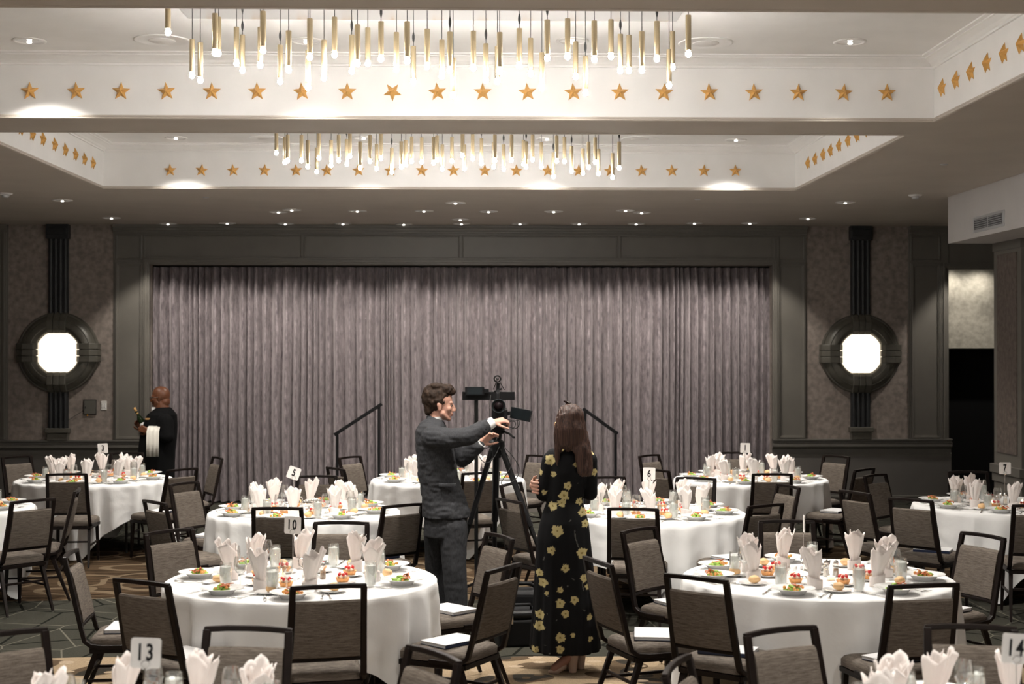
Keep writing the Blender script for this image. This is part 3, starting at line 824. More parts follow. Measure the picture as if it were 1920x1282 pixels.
# ------------------------------------------------------------------ chairs
def make_chair():
    root = empty('banquet_chair', (0, 0, 0), 0, 'x', 'chair', 'banquet chairs around the round tables')
    fr = M['frame']
    def backY(z):               # lean of the back posts
        if z < .47: return -.225
        return -.235 - (z - .47) * .235
    # seat cushion
    bm = B()
    n = 8; rings = []
    hwf, hwb = .225, .205
    def ringpts(z, inset):
        pts = []
        y0, y1 = -.205 + inset, .235 - inset
        for (cx, cy, a0) in ((1, 1, 0), (-1, 1, 90), (-1, -1, 180), (1, -1, 270)):
            for k in range(5):
                a = R(a0 + k * 22.5); rr = .045
                hw_ = (hwf if cy > 0 else hwb) - inset
                pts.append((cx * (hw_ - rr) + rr * math.cos(a), (y1 if cy > 0 else y0) - cy * rr + rr * math.sin(a), z))
        return pts
    for z, ins in ((.415, .012), (.42, .0), (.455, 0), (.472, .012), (.482, .035), (.486, .08)):
        rings.append([bm.verts.new(p) for p in ringpts(z, ins)])
    for i in range(len(rings) - 1):
        m_ = len(rings[0])
        for k in range(m_): bm.faces.new((rings[i][k], rings[i][(k + 1) % m_], rings[i + 1][(k + 1) % m_], rings[i + 1][k]))
    bm.faces.new(rings[0][::-1]); bm.faces.new(rings[-1])
    obj('seat', bm, M['tweed'], root, smooth=True, auto=True)
    # seat frame
    bm = B()
    add_bar(bm, [(-.205, .215, .398), (.205, .215, .398)], .03)
    add_bar(bm, [(-.19, -.19, .398), (.19, -.19, .398)], .03)
    for s in (-1, 1): add_bar(bm, [(s * .19, -.20, .398), (s * .21, .225, .398)], .03)
    obj('seat_frame', bm, fr, root, bevel=.003)
    # back frame: posts that curve into the side rails, top rail, lower rail
    bm = B()
    for s in (-1, 1):
        add_bar(bm, [(s * .212, .02, .42), (s * .208, -.12, .42), (s * .205, -.19, .428), (s * .203, -.228, .455), (s * .200, backY(.52), .52), (s * .192, backY(.75), .75), (s * .187, backY(.945), .945)], .026, .034, up=V(1, 0, 0))
    add_bar(bm, [(-.20, backY(.945), .945), (-.1, backY(.945) - .012, .95), (0, backY(.945) - .016, .951), (.1, backY(.945) - .012, .95), (.20, backY(.945), .945)], .026, .024)
    add_bar(bm, [(-.195, backY(.545), .545), (.195, backY(.545), .545)], .02)
    obj('back_frame', bm, fr, root, bevel=.004)
    # upholstered back
    bm = B(); rings = []
    Zs = [(.556, .006), (.562, .017), (.60, .021), (.72, .022), (.83, .020), (.862, .016), (.872, .006)]
    for z, hd_ in Zs:
        yy = backY(z); hw_ = .178 - (z - .55) * .025
        pts = []
        for k in range(9):
            x = hw_ - 2 * hw_ * k / 8; pts.append((x, yy + hd_ - .010 * (1 - (x / hw_) ** 2), z))
        for k in range(9):
            x = -hw_ + 2 * hw_ * k / 8; pts.append((x, yy - hd_ - .010 * (1 - (x / hw_) ** 2), z))
        rings.append([bm.verts.new(p) for p in pts])
    for i in range(len(rings) - 1):
        m_ = 18
        for k in range(m_): bm.faces.new((rings[i][k], rings[i][(k + 1) % m_], rings[i + 1][(k + 1) % m_], rings[i + 1][k]))
    bm.faces.new(rings[0][::-1]); bm.faces.new(rings[-1])
    obj('backrest', bm, M['tweed'], root, smooth=True, auto=True)
    # legs
    for s in (-1, 1):
        for front in (1, 0):
            bm = B()
            if front: pts = [(s * .195, .205, .40), (s * .200, .215, .2), (s * .205, .225, .012)]
            else: pts = [(s * .185, -.16, .40), (s * .195, -.235, .2), (s * .205, -.31, .012)]
            add_tube(bm, pts, [.024, .020, .014], 4, True, 1, PI / 4)
            l = obj('leg', bm, fr, root, bevel=.003)
            bm = B(); e = pts[-1]; add_lathe(bm, [(0, 0), (.013, 0), (.013, .014), (0, .014)], 8, Matrix.Translation((e[0], e[1], 0)))
            obj('glide', bm, M['chrome'], l)
        bm = B(); add_bar(bm, [(s * .200, .215, .22), (s * .194, -.225, .22)], .016); obj('stretcher', bm, fr, root)
    bm = B(); add_bar(bm, [(-.19, -.21, .26), (.19, -.21, .26)], .016); obj('stretcher', bm, fr, root)
    return root
CH = Proto(make_chair())
BACK_OFF = .347                # chair centre to the top rail

# programme books
def make_book():
    root = empty('programme_book', (0, 0, 0), 0, 'x', 'book', 'programme books left on the seats')
    bm = B(); add_box(bm, (-.105, -.145, .003), (.105, .145, .019)); obj('pages', bm, M['book_page'], root)
    bm = B(); add_box(bm, (-.109, -.149, 0), (.107, .149, .003)); add_box(bm, (-.109, -.149, 0), (-.106, .149, .022)); obj('spine', bm, M['navy'], root)
    bm = B(); add_box(bm, (-.109, -.149, .019), (.107, .149, .022)); obj('cover', bm, M['book_cover'], root)
    return root
BK = Proto(make_book())

# ------------------------------------------------------------------ tables
TR = .83
TZ = .762
def cloth_mesh(rot, seed):
    bm = B(); rn = random.Random(seed)
    NA = 160
    half = 1.19
    rows = []
    c = bm.verts.new((0, 0, TZ + .006))
    for rr in (.3, .6, .78, TR - .005):
        rows.append([bm.verts.new((rr * math.cos(2 * PI * k / NA), rr * math.sin(2 * PI * k / NA), TZ + .006)) for k in range(NA)])
    rows.append([bm.verts.new(((TR + .008) * math.cos(2 * PI * k / NA), (TR + .008) * math.sin(2 * PI * k / NA), TZ - .002)) for k in range(NA)])
    nf = 22 + rn.randint(-2, 3)
    ph0 = rn.uniform(0, 6)
    NJ = 16
    for j in range(1, NJ + 1):
        row = []
        for k in range(NA):
            t = 2 * PI * k / NA
            q = max(abs(math.cos(t - rot)), abs(math.sin(t - rot)))
            L = min(half / q - TR, .745)
            corner = max(0, min(1, (half / q - TR - .36) / .4))
            f = j / NJ
            n1 = noise.noise(V(3 * math.cos(t), 3 * math.sin(t), seed))
            fold = math.sin(nf * t + ph0 + 2.5 * n1) * (.6 + .6 * n1)
            amp = (.008 + .030 * f ** .7 + .045 * corner * f)
            wr = .006 * noise.noise(V(t * 6, f * 5, seed + 9))
            r = TR + .010 + amp * (fold + .25) + wr + .03 * corner * f - .012 * f
            z = TZ - .004 - L * f
            row.append(bm.verts.new((r * math.cos(t), r * math.sin(t), max(z, .012))))
        rows.append(row)
    for k in range(NA): bm.faces.new((c, rows[0][k], rows[0][(k + 1) % NA]))
    for i in range(len(rows) - 1):
        for k in range(NA): bm.faces.new((rows[i][k], rows[i + 1][k], rows[i + 1][(k + 1) % NA], rows[i][(k + 1) % NA]))
    return bm
def make_table():
    root = empty('round_table', (0, 0, 0), 0, 'x', 'table', 'round banquet tables')
    bm = B(); add_lathe(bm, [(0, TZ - .02), (TR - .012, TZ - .02), (TR - .008, TZ - .01), (TR - .012, TZ), (0, TZ)], 64); obj('tabletop', bm, M['wood_top'], root)
    for sx in (-1, 1):
        for sy in (-1, 1):
            bm = B(); add_tube(bm, [(sx * .42, sy * .28, 0), (sx * .42, sy * .28, TZ - .02)], .014, 8); obj('leg', bm, M['steel'], root)
        bm = B(); add_tube(bm, [(sx * .42, -.28, .18), (sx * .42, .28, .18)], .012, 8); obj('crossbar', bm, M['steel'], root)
    return root
TB = Proto(make_table())

# ------------------------------------------------------------------ tableware
def L_(name, prof, m, parent=None, seg=20, smooth=True):
    bm = B(); add_lathe(bm, prof, seg); return obj(name, bm, M[m], parent, smooth=smooth, auto=smooth)
def mk_plate():
    return tag(L_('salad_bowl', [(0, .004), (.055, .004), (.058, 0), (.064, 0), (.07, .012), (.09, .030), (.128, .037), (.13, .040), (.088, .035), (.062, .016), (0, .012)], 'china', seg=32), 'x', 'plate')
def mk_salad(seed):
    rn = random.Random(seed)
    root = empty('salad', (0, 0, 0), 0, 'x', 'food')
    bm = B()
    for k in range(13):
        a = rn.uniform(0, 6.28); r = rn.uniform(.0, .045); s = rn.uniform(.016, .026)
        m = Matrix.Rotation(rn.uniform(-.7, .7), 4, 'X') @ Matrix.Rotation(rn.uniform(0, 3), 4, 'Z')
        vs = add_ball(bm, (r * math.cos(a) - .012, r * math.sin(a), .022 + .028 * rn.random() * (1 - r / .06)), (s, s * .75, s * .4), 7, 5, m)
        for v in vs: v.co += V(*[.006 * noise.noise(v.co * 70 + V(seed, i, 0)) for i in range(3)])
    obj('lettuce', bm, M['lettuce'], root, smooth=True)
    bm = B()
    for k in range(7):
        a = rn.uniform(-1.2, 1.2); r = rn.uniform(0, .045)
        p = V(.006 + r * math.cos(a), r * math.sin(a) * 1.3, .045 + rn.uniform(-.008, .012))
        d = V(rn.uniform(-1, 1), rn.uniform(-1, 1), rn.uniform(-.2, .5)).normalized() * rn.uniform(.014, .03)
        add_tube(bm, [p - d, p + V(0, 0, .004), p + d], [.005, .008, .005], 6, True, .45)
    obj('bacon', bm, M['bacon'], root, smooth=True)
    bm = B()
    for k in range(8):
        a = rn.uniform(0, 6.28); r = rn.uniform(.02, .056)
        add_ball(bm, (r * math.cos(a) + .004, r * math.sin(a), .032 + rn.uniform(-.004, .01)), rn.uniform(.007, .012), 6, 4)
    obj('shredded_carrot', bm, M['crouton'], root, smooth=True)['kind'] = 'stuff'
    return root
def mk_water():
    root = empty('water_glass', (0, 0, 0), 0, 'x', 'glass')
    L_('tumbler', [(0, .008), (.026, .008), (.0335, .05), (.037, .095), (.033, .152), (.0345, .152), (.0385, .095), (.035, .05), (.030, 0), (0, 0)], 'glass', root, 20)
    L_('ice_water', [(0, .009), (.025, .009), (.0325, .05), (.0362, .095), (.0338, .128), (0, .13)], 'ice', root, 18)
    bm = B(); rn = random.Random(4)
    for k in range(6):
        m = Matrix.Translation((rn.uniform(-.014, .014), rn.uniform(-.014, .014), .05 + k * .015)) @ Matrix.Rotation(rn.uniform(0, 3), 4, 'Z') @ Matrix.Rotation(rn.uniform(0, 1), 4, 'X')
        add_box(bm, (-.010, -.010, -.009), (.010, .010, .009), m)
    obj('ice_cube', bm, M['ice'], root)
    return root
def mk_wine():
    return tag(L_('wine_glass', [(0, .002), (.032, .001), (.034, 0), (.034, .003), (.01, .006), (.004, .012), (.0035, .08), (.006, .088), (.022, .098), (.034, .118), (.038, .142), (.036, .17), (.030, .195), (.0308, .195), (.037, .17), (.0395, .142), (.0355, .116), (.0235, .096), (.008, .085), (.0045, .078), (.0045, .012), (.0, .004)], 'glass', seg=22), 'x', 'glass')
def mk_napkin(seed):
    rn = random.Random(seed)
    bm = B()
    for (sc, tw, lay) in ((1, 0, 0), (.75, 1.3, 1)):
        NA, NJ = 40, 12
        rows = []
        np_ = 3 + (seed + lay) % 2
        offs = rn.uniform(0, 6)
        for j in range(NJ + 1):
            f = j / NJ; row = []
            for k in range(NA + 1):
                t = tw + 2 * PI * k / NA * (1.12 if lay == 0 else .8)
                top = .205 + .052 * (1 - abs(((np_ * t / (2 * PI) + offs) % 1) * 2 - 1)) ** .8 + .02 * math.sin(t + seed) + lay * .015
                z = top * f
                rr = (.034 - .010 * math.sin(PI * min(1, f * 1.6)) + .024 * max(0, f - .35) ** 1.0 + .02 * max(0, f - .7)) * sc + .002 * k / NA
                fold = .0035 * math.sin(7 * t + seed) * (.3 + f) + .004 * noise.noise(V(t * 2, f * 4, seed))
                lean = .03 * f * f
                row.append(bm.verts.new(((rr + fold) * math.cos(t) * 1.15 + lean * math.cos(offs), (rr + fold) * math.sin(t) * .75 + lean * math.sin(offs) * .4, z)))
            rows.append(row)
        for j in range(NJ):
            for k in range(NA): bm.faces.new((rows[j][k], rows[j][k + 1], rows[j + 1][k + 1], rows[j + 1][k]))
    # folded cuff at the foot
    rows = []
    for z in (.0, .012, .06, .072):
        rows.append([bm.verts.new((.041 * math.cos(2 * PI * k / 28) * 1.15, .041 * math.sin(2 * PI * k / 28) * .8, z + (.012 * math.cos(2 * PI * k / 28) if z > .05 else 0))) for k in range(28)])
    for j in range(3):
        for k in range(28): bm.faces.new((rows[j][k], rows[j][(k + 1) % 28], rows[j + 1][(k + 1) % 28], rows[j + 1][k]))
    o = obj('folded_napkin', bm, M['napkin'], None, smooth=True)
    for v in o.data.vertices: v.co.z *= .93
    md = o.modifiers.new('thick', 'SOLIDIFY'); md.thickness = .0016
    return tag(o, 'x', 'napkin')
def mk_fork():
    bm = B()
    add_tube(bm, [(0, -.10, .003), (0, -.04, .006), (0, .02, .004), (0, .045, .004)], [.006, .0045, .003, .008], 6, True, .35)
    for k in range(4): x = -.0085 + k * .0057; add_tube(bm, [(x, .042, .004), (x, .065, .006), (x, .088, .009)], [.0018, .0017, .001], 4)
    return tag(obj('fork', bm, M['silver'], None, smooth=True), 'x', 'cutlery')
def mk_knife():
    bm = B()
    add_tube(bm, [(0, -.11, .005), (0, -.06, .006), (0, .0, .005)], [.006, .008, .006], 6, True, .5)
    add_tube(bm, [(0, .0, .005), (0, .06, .005), (0, .115, .004)], [.005, .010, .002], 6, True, .15)
    return tag(obj('knife', bm, M['silver'], None, smooth=True), 'x', 'cutlery')
def mk_side():
    return tag(L_('side_plate', [(0, .003), (.045, .003), (.047, 0), (.052, 0), (.062, .008), (.085, .013), (.086, .015), (.06, .011), (.048, .006), (0, .006)], 'china', seg=26), 'x', 'plate')
def mk_roll():
    bm = B(); add_ball(bm, (0, 0, .028), (.037, .032, .024), 14, 9)
    for v in bm.verts:
        v.co += V(0, 0, .005 * noise.noise(v.co * 30)); 
        if abs(v.co.y) < .006 and v.co.z > .035: v.co.z -= .004
    return tag(obj('bread_roll', bm, M['roll'], None, smooth=True), 'x', 'bread')
def mk_tart():
    root = empty('strawberry_tart', (0, 0, 0), 0, 'x', 'dessert')
    L_('tart_shell', [(0, .007), (.034, .007), (.043, .030), (.045, .032), (.040, .030), (0, .026)], 'cake', root, 18)
    bm = B()
    for k in range(5):
        a = k * 1.26; add_ball(bm, (.02 * math.cos(a), .02 * math.sin(a), .037), (.014, .014, .012), 8, 5)
    add_ball(bm, (0, 0, .052), (.014, .014, .012), 8, 5)
    obj('cream', bm, M['cream'], root, smooth=True)
    for k in range(5):
        bm = B(); a = .6 + k * 1.26; add_lathe(bm, [(0, -.012), (.010, -.006), (.009, .004), (0, .014)], 8, Matrix.Translation((.023 * math.cos(a), .023 * math.sin(a), .052)) @ Matrix.Rotation(.5, 4, 'X'))
        obj('strawberry', bm, M['berry'], root, smooth=True)
    return root
def mk_shaker(m):
    root = empty('salt_shaker' if m == 'salt' else 'pepper_shaker', (0, 0, 0), 0, 'x', 'shaker')
    L_('glass_body', [(0, 0), (.019, 0), (.021, .01), (.016, .07), (.014, .078), (0, .078)], 'glass', root, 12)
    L_('contents', [(0, .003), (.017, .003), (.0185, .01), (.0155, .05), (0, .052)], m, root, 12)
    L_('cap', [(0, .076), (.0155, .076), (.0165, .085), (.013, .098), (.005, .104), (0, .105)], 'chrome', root, 12)
    return root
def mk_candle():
    root = empty('votive_candle', (0, 0, 0), 0, 'x', 'candle')
    L_('glass_cup', [(0, 0), (.024, 0), (.03, .03), (.034, .06), (.032, .06), (.028, .03), (.022, .006), (0, .006)], 'glass', root, 16)
    L_('wax', [(0, .007), (.021, .007), (.024, .026), (0, .026)], 'wax', root, 14)
    L_('flame', [(0, .028), (.004, .034), (.005, .040), (.002, .050), (0, .056)], 'flame', root, 8)
    return root
def mk_boat():
    root = empty('sauce_boat', (0, 0, 0), 0, 'x', 'sauce boat')
    bm = B()
    vs = add_lathe(bm, [(0, .020), (.03, .024), (.045, .045), (.05, .075), (.047, .075), (.042, .047), (.028, .030), (0, .027)], 22)
    for v in bm.verts:
        v.co.x *= 1.6
        if v.co.z > .06 and v.co.x > .04: v.co.z += (v.co.x - .04) * .45
    add_lathe(bm, [(0, 0), (.034, 0), (.034, .004), (.012, .01), (.012, .022), (0, .022)], 18)
    obj('bowl', bm, M['silver'], root, smooth=True)
    bm = B(); add_tube(bm, [(-.07, 0, .04), (-.105, 0, .06), (-.11, 0, .09), (-.09, 0, .11), (-.072, 0, .095), (-.075, 0, .075)], .005, 6); obj('handle', bm, M['silver'], root, smooth=True)
    return root
def mk_butter():
    root = empty('butter_dish', (0, 0, 0), 0, 'x', 'dish')
    L_('saucer', [(0, .002), (.03, .002), (.045, .010), (.046, .012), (.03, .006), (0, .005)], 'china', root, 18)
    bm = B(); add_ball(bm, (0, 0, .018), (.018, .014, .013), 8, 6); obj('butter_curl', bm, M['butter'], root, smooth=True)
    return root
PR = dict(bowl=Proto(mk_plate()), water=Proto(mk_water()), wine=Proto(mk_wine()), fork=Proto(mk_fork()), knife=Proto(mk_knife()), side=Proto(mk_side()), roll=Proto(mk_roll()), tart=Proto(mk_tart()),
          salt=Proto(mk_shaker('salt')), pepper=Proto(mk_shaker('pepper')), candle=Proto(mk_candle()), boat=Proto(mk_boat()), butter=Proto(mk_butter()))
SAL = [Proto(mk_salad(s)) for s in (1, 2, 3, 4)]
NAP = [Proto(mk_napkin(s)) for s in (1, 2, 3, 4, 5)]

FONT = None
def text_mesh(s, size, sx=.72):
    c = bpy.data.curves.new('t', 'FONT'); c.body = s; c.size = size; c.align_x = 'CENTER'; c.align_y = 'CENTER'; c.extrude = .0006; c.offset = size * .024; c.resolution_u = 3
    c.space_character = 1.25
    o = bpy.data.objects.new('t', c); COL.objects.link(o)
    bpy.context.view_layer.update()
    me = bpy.data.meshes.new_from_object(o.evaluated_get(bpy.context.evaluated_depsgraph_get()))
    bpy.data.objects.remove(o); bpy.data.curves.remove(c)
    xs = [v.co.x for v in me.vertices]; ys_ = [v.co.y for v in me.vertices]
    cx, cy = (min(xs) + max(xs)) / 2, (min(ys_) + max(ys_)) / 2
    for v in me.vertices:
        x, y, z = v.co; v.co = ((x - cx) * sx, -z, (y - cy))
    return me
def sign(num, loc, yaw, tilt, lab, h=.39, size=.108):
    root = empty('table_number_sign', loc, yaw, lab, 'sign')
    bm = B(); add_lathe(bm, [(0, 0), (.045, 0), (.045, .004), (.006, .008), (0, .008)], 20); obj('base', bm, M['chrome'], root, smooth=True)
    bm = B(); add_tube(bm, [(0, .003, .006), (0, .003, h - size)], .0024, 6); obj('stem', bm, M['chrome'], root)
    zc = h - size / 2
    bm = B()
    cl = [(.016 * math.cos(t / 8 * PI), .001 + .0 * t, h - size + .012 + .016 * math.sin(t / 8 * PI)) for t in range(-4, 12)]
    add_tube(bm, [(x, y - .005, z) for x, y, z in cl], .0018, 5); obj('clip', bm, M['chrome'], root)
    bm = B(); out = []
    for (sx, sz_, a0) in ((1, 1, 0), (-1, 1, 90), (-1, -1, 180), (1, -1, 270)):
        for k in range(5):
            a = R(a0 + k * 22.5); out.append((sx * (size / 2 - .010) + .010 * math.cos(a), sz_ * (size / 2 - .010) + .010 * math.sin(a)))
    add_prism(bm, out, -.0015, .0015)
    c = obj('card', bm, M['card'], root)
    c.location = (0, 0, zc); c.rotation_euler = (0, tilt, 0)
    if num:
        me = text_mesh(num, size * .78, .74 if len(num) == 1 else .68); me.materials.append(M['ink'])
        o = bpy.data.objects.new('numeral', me); COL.objects.link(o); o.parent = c; o.location = (0, -.0022, .004)
    return root

# ------------------------------------------------------------------ table plan
def C(px, Y): return (XatY(px, Y), Y)
TABLES = [
 # key, name, centre px, Y, settings angles, sign number, sign px (x), yaw, tilt, cloth rot
 ('ten', 'the table with card ten', 566, 8.85, [-128, -87, -17, 36, 88, 132, 172], '10', 549, -.25, .03, .30),
 ('nine', 'the table with the edge-on card', 1532, 8.85, [148, 185, -115, -61, -10, 33, 95], '', 1507, 1.42, .08, .52),
 ('five', 'the table with card five', 571, 12.55, [-150, -105, -55, -15, 35, 80, 125, 170], '5', 551, .1, .35, .62),
 ('two', 'the table with card two', 840, 15.6, [-150, -105, -60, -15, 35, 80, 125, 165], '2', 859, .1, .06, 1.0),
 ('three', 'the table with card three', 177, 15.7, [-140, -95, -50, -5, 40, 85, 130, 175], '3', 193, .1, -.06, .85),
 ('eight', 'the table at the left edge', -117, 12.9, [-60, -15, 30, 75], None, 0, 0, 0, .4),
 ('six', 'the table with card six', 1218, 12.4, [-150, -105, -60, -12, 30, 75, 120, 165], '6', 1217, 0, .03, .9),
 ('one', 'the table with card one', 1407, 15.6, [-150, -105, -55, -10, 35, 80, 125, 170], '1', 1397, 0, .02, .7),
 ('seven', 'the table with card seven', 1888, 12.9, [-160, -115, -70, 110, 155], '7', 1884, 0, .01, .3),
 ('thirteen', 'the table with card thirteen', 275, 5.15, [25, 65, 105, 150], '13', 274, 0, .04, .5),
 ('fourteen', 'the table with card fourteen', 1880, 5.15, [55, 95, 130, 165], '14', 1905, .05, .08, .8),
]
SIGN_LABEL = dict(ten='white card reading ten on a tall wire stand, before a dark chair back', nine='white number card seen edge-on above the napkins of the right front table',
    five='white card reading five, tilted sideways in front of the curtain', two='white card reading two, half hidden behind the sleeve of the man in a suit',
    three='small white card reading three beside the waiter', six='white card reading six right of the woman in the floral dress',
    one='white card reading one at the right rear table, in front of the curtain', seven='white card reading seven at the right picture edge, before the column',
    thirteen='large blurred white card reading thirteen at the bottom left', fourteen='large blurred white card reading fourteen, cut by the right picture edge')
TC = {}
def tab(kind, *a): pass
for ti, (key, tname, cpx, Y, angs, num, spx, yaw, tilt, crot) in enumerate(TABLES):
    cx, cy = C(cpx, Y); TC[key] = (cx, cy, tname)
    rn = random.Random(ti * 13 + 5)
    TB.put((cx, cy, 0), 0, 'round folding table under the white cloth, ' + tname)
    o = obj('tablecloth', cloth_mesh(crot, ti + 1), M['cloth'], None, smooth=True); o.location = (cx, cy, 0)
    tag(o, 'white linen tablecloth draped over ' + tname, 'tablecloth', 'white tablecloths on the round tables')
    z0 = TZ + .0068
    if num is not None:
        sp_ = atY(spx, 700, cy)
        sign(num, (sp_.x, cy, z0), yaw, tilt, SIGN_LABEL[key])
    placed = []
    used = {}
    for ai, adeg in enumerate(angs):
        t = R(adeg); ca, sa = math.cos(t), math.sin(t)
        clk = CLK[int(round(((90 - adeg) % 360) / 30)) % 12]
        if clk in used: clk = 'nearly ' + clk
        used[clk] = 1
        pos = 'at %s o\'clock of %s' % (clk, tname)
        def pt(rad, side, jit=.012):
            return (cx + rad * ca - side * sa + rn.uniform(-jit, jit), cy + rad * sa + side * ca + rn.uniform(-jit, jit), z0)
        rz = t + PI / 2
        # side > 0 is counter-clockwise, i.e. to the right of a seated guest looking at the centre is side < 0
        p = pt(.655, 0); PR['bowl'].put(p, rn.uniform(0, 6), 'wide white salad bowl ' + pos, 'salad bowls')
        SAL[(ti + ai) % 4].put((p[0], p[1], p[2] + .002), rn.uniform(0, 6), 'green salad with bacon strips ' + pos, 'salads')
        PR['fork'].put(pt(.665, .165, .006), rz + PI + rn.uniform(-.15, .15), 'silver dinner fork, outer one, ' + pos, 'forks')
        PR['fork'].put(pt(.665, .195 - .06 + .055, .001)[:2] + (z0,) if False else pt(.655, .205, .004), rz + PI + rn.uniform(-.15, .15), 'silver salad fork ' + pos, 'forks')
        PR['knife'].put(pt(.665, -.165, .006), rz + PI + rn.uniform(-.12, .12), 'silver table knife ' + pos, 'knives')
        PR['water'].put(pt(.495, -.13), rn.uniform(0, 6), 'tumbler of ice water ' + pos, 'water glasses')
        if rn.random() < .7: PR['wine'].put(pt(.455, -.045), 0, 'empty wine glass ' + pos, 'wine glasses')
        NAP[(ti * 3 + ai) % 5].put(pt(.43, .075), rn.uniform(-.6, .6) + (0 if ai % 2 else PI), 'white napkin folded upright ' + pos, 'folded napkins')
        q = pt(.30, -.07, .008); PR['side'].put(q, 0, 'small white dessert plate ' + pos, 'dessert plates')
        PR['tart'].put((q[0], q[1], q[2] + .004), rn.uniform(0, 6), 'strawberry cream tart ' + pos, 'strawberry tarts')
        q = pt(.555, .185 + .03, .006)
        q = (cx + .52 * math.cos(t + .42), cy + .52 * math.sin(t + .42), z0)
        PR['side'].put(q, 0, 'small white bread plate ' + pos, 'bread plates')
        PR['roll'].put((q[0] + .01, q[1], q[2] + .004), rn.uniform(0, 6), 'golden bread roll ' + pos, 'bread rolls')
    # centre pieces
    nm = tname
    if key in ('thirteen', 'fourteen'): pass
    else:
        for j, (k_, ang, rad, lb) in enumerate((('salt', .6, .09, 'salt shaker with a steel cap'), ('pepper', .15, .13, 'pepper shaker with a steel cap'), ('candle', -1.2, .13, 'lit votive candle, nearer one,'), ('candle', 2.6, .16, 'lit votive candle, left one,'), ('boat', 1.2, .15, 'polished silver sauce boat'), ('butter', -2.2, .17, 'butter curl on a small dish'))):
            PR[k_].put((cx + rad * math.cos(ang + ti * .1), cy + rad * math.sin(ang + ti * .1), z0), rn.uniform(-.5, .5), lb + ' in the middle of ' + nm, {'salt': 'salt shakers', 'pepper': 'pepper shakers', 'candle': 'votive candles', 'boat': 'sauce boats', 'butter': 'butter dishes'}[k_])

# ------------------------------------------------------------------ chairs around the tables: rail centre px,py -> place; faces its table centre + twist; book
CHAIRS = [
 ('ten', 616, 1097, 0, 0), ('ten', 265, 1090, 0, 1), ('ten', 133, 1038, 0, 1), ('ten', 317, 999, 0, 0), ('ten', 640, 988, 0, 0), ('ten', 936, 1018, 0, 1), ('ten', 945, 1064, 0, 1),
 ('thirteen', 465, 1179, 0, 0), ('thirteen', 5, 1189, 0, 0), ('thirteen', 812, 1243, 0, 0),
 ('five', 520, 952, 0, 0), ('five', 756, 947, 0, 1), ('five', 594, 893, 0, 0), ('five', 345, 910, 0, 1), ('five', 290, 941, 0, 0),
 ('three', 342, 880, 0, 1), ('three', 408, 863, 0, 0), ('three', 125, 889, 0, 0), ('three', 31, 862, 0, 0), ('three', 238, 856, 0, 0),
 ('eight', 131, 909, .5, 0), ('eight', 62, 938, 0, 0),
 ('two', 629, 878, 0, 0), ('two', 656, 861, 0, 0), ('two', 1010, 859, 0, 0), ('two', 895, 886, .1, 0),
 ('six', 1187, 953, 0, 0), ('six', 954, 938, 0, 0), ('six', 958, 914, 0, 0), ('six', 1305, 902, 0, 0), ('six', 1135, 899, 0, 0), ('six', 1436, 945, 0, 1), ('six', 1478, 917, 0, 0),
 ('nine', 1198, 1003, 0, 1), ('nine', 1121, 1052, 0, 1), ('nine', 1305, 1083, 0, 1), ('nine', 1475, 988, 0, 0), ('nine', 1732, 1097, 0, 1), ('nine', 1843, 1011, 0, 1),
 ('one', 1217, 859, 0, 0), ('one', 1228, 881, 0, 0), ('one', 1379, 855, 0, 0), ('one', 1448, 889, 0, 0), ('one', 1568, 861, 0, 0), ('one', 1621, 880, 0, 1),
 ('seven', 1641, 893, 0, 0), ('seven', 1598, 922, .1, 0), ('seven', 1697, 938, 0, 1), ('seven', 1815, 900, 0, 0), ('seven', 1950, 950, 0, 0),
 ('fourteen', 1464, 1182, 0, 0), ('fourteen', 1835, 1189, .1, 0), ('fourteen', 1270, 1247, 0, 0),
]
used = {}; chair_pts = []
for key, px, py, tw, book in CHAIRS:
    cx, cy, tname = TC[key]
    p = atZ(px, py, .95)
    d = V(p.x - cx, p.y - cy, 0); dist = d.length; d.normalize()
    D = TR + .20 + BACK_OFF - (.16 if key in ('thirteen', 'fourteen') else 0)
    if dist < D:                      # slide along the line of sight until the seat clears the cloth
        pp = p.x * p.x + p.y * p.y; pc = p.x * cx + p.y * cy; cc_ = cx * cx + cy * cy - D * D
        disc = pc * pc - pp * cc_
        if disc > 0:
            ts = [(pc + s_ * math.sqrt(disc)) / pp for s_ in (-1, 1)]
            t_ = min(ts, key=lambda q: abs(q - 1))
            if abs(t_ - 1) < .09: p = V(p.x * t_, p.y * t_, 0); d = V(p.x - cx, p.y - cy, 0); dist = d.length; d.normalize()
        dist = max(dist, D)
    dist = min(dist, 1.75)
    ctr = V(cx, cy, 0) + d * (dist - BACK_OFF)
    ang = math.atan2(-d.y, -d.x) + tw
    rz = ang - PI / 2
    a = math.degrees(math.atan2(d.y, d.x)); clk = CLK[int(round(((90 - a) % 360) / 30)) % 12]
    view = 'back to camera' if d.y < -.55 else ('front to camera' if d.y > .55 else ('facing right' if d.x < 0 else 'facing left'))
    k = (key, clk)
    pos = '%s o\'clock' % clk
    if k in used: pos = 'past %s o\'clock' % clk
    if (key, pos) in used: pos = 'before %s o\'clock' % clk
    used[k] = 1; used[(key, pos)] = 1
    # settle near the neighbours without overlapping
    CH.put(ctr, rz, 'taupe chair, %s, at %s of %s' % (view, pos, tname), 'banquet chairs around the round tables')
    chair_pts.append((ctr, d))
    if book:
        rr = rz + rnd.uniform(-.5, .5)
        q = ctr + V(-math.sin(rz), math.cos(rz), 0) * rnd.uniform(-.03, .03)
        BK.put((q.x, q.y, .487), rr + PI / 2, 'white programme book on seat at %s of %s' % (pos, tname), 'programme books left on the seats')
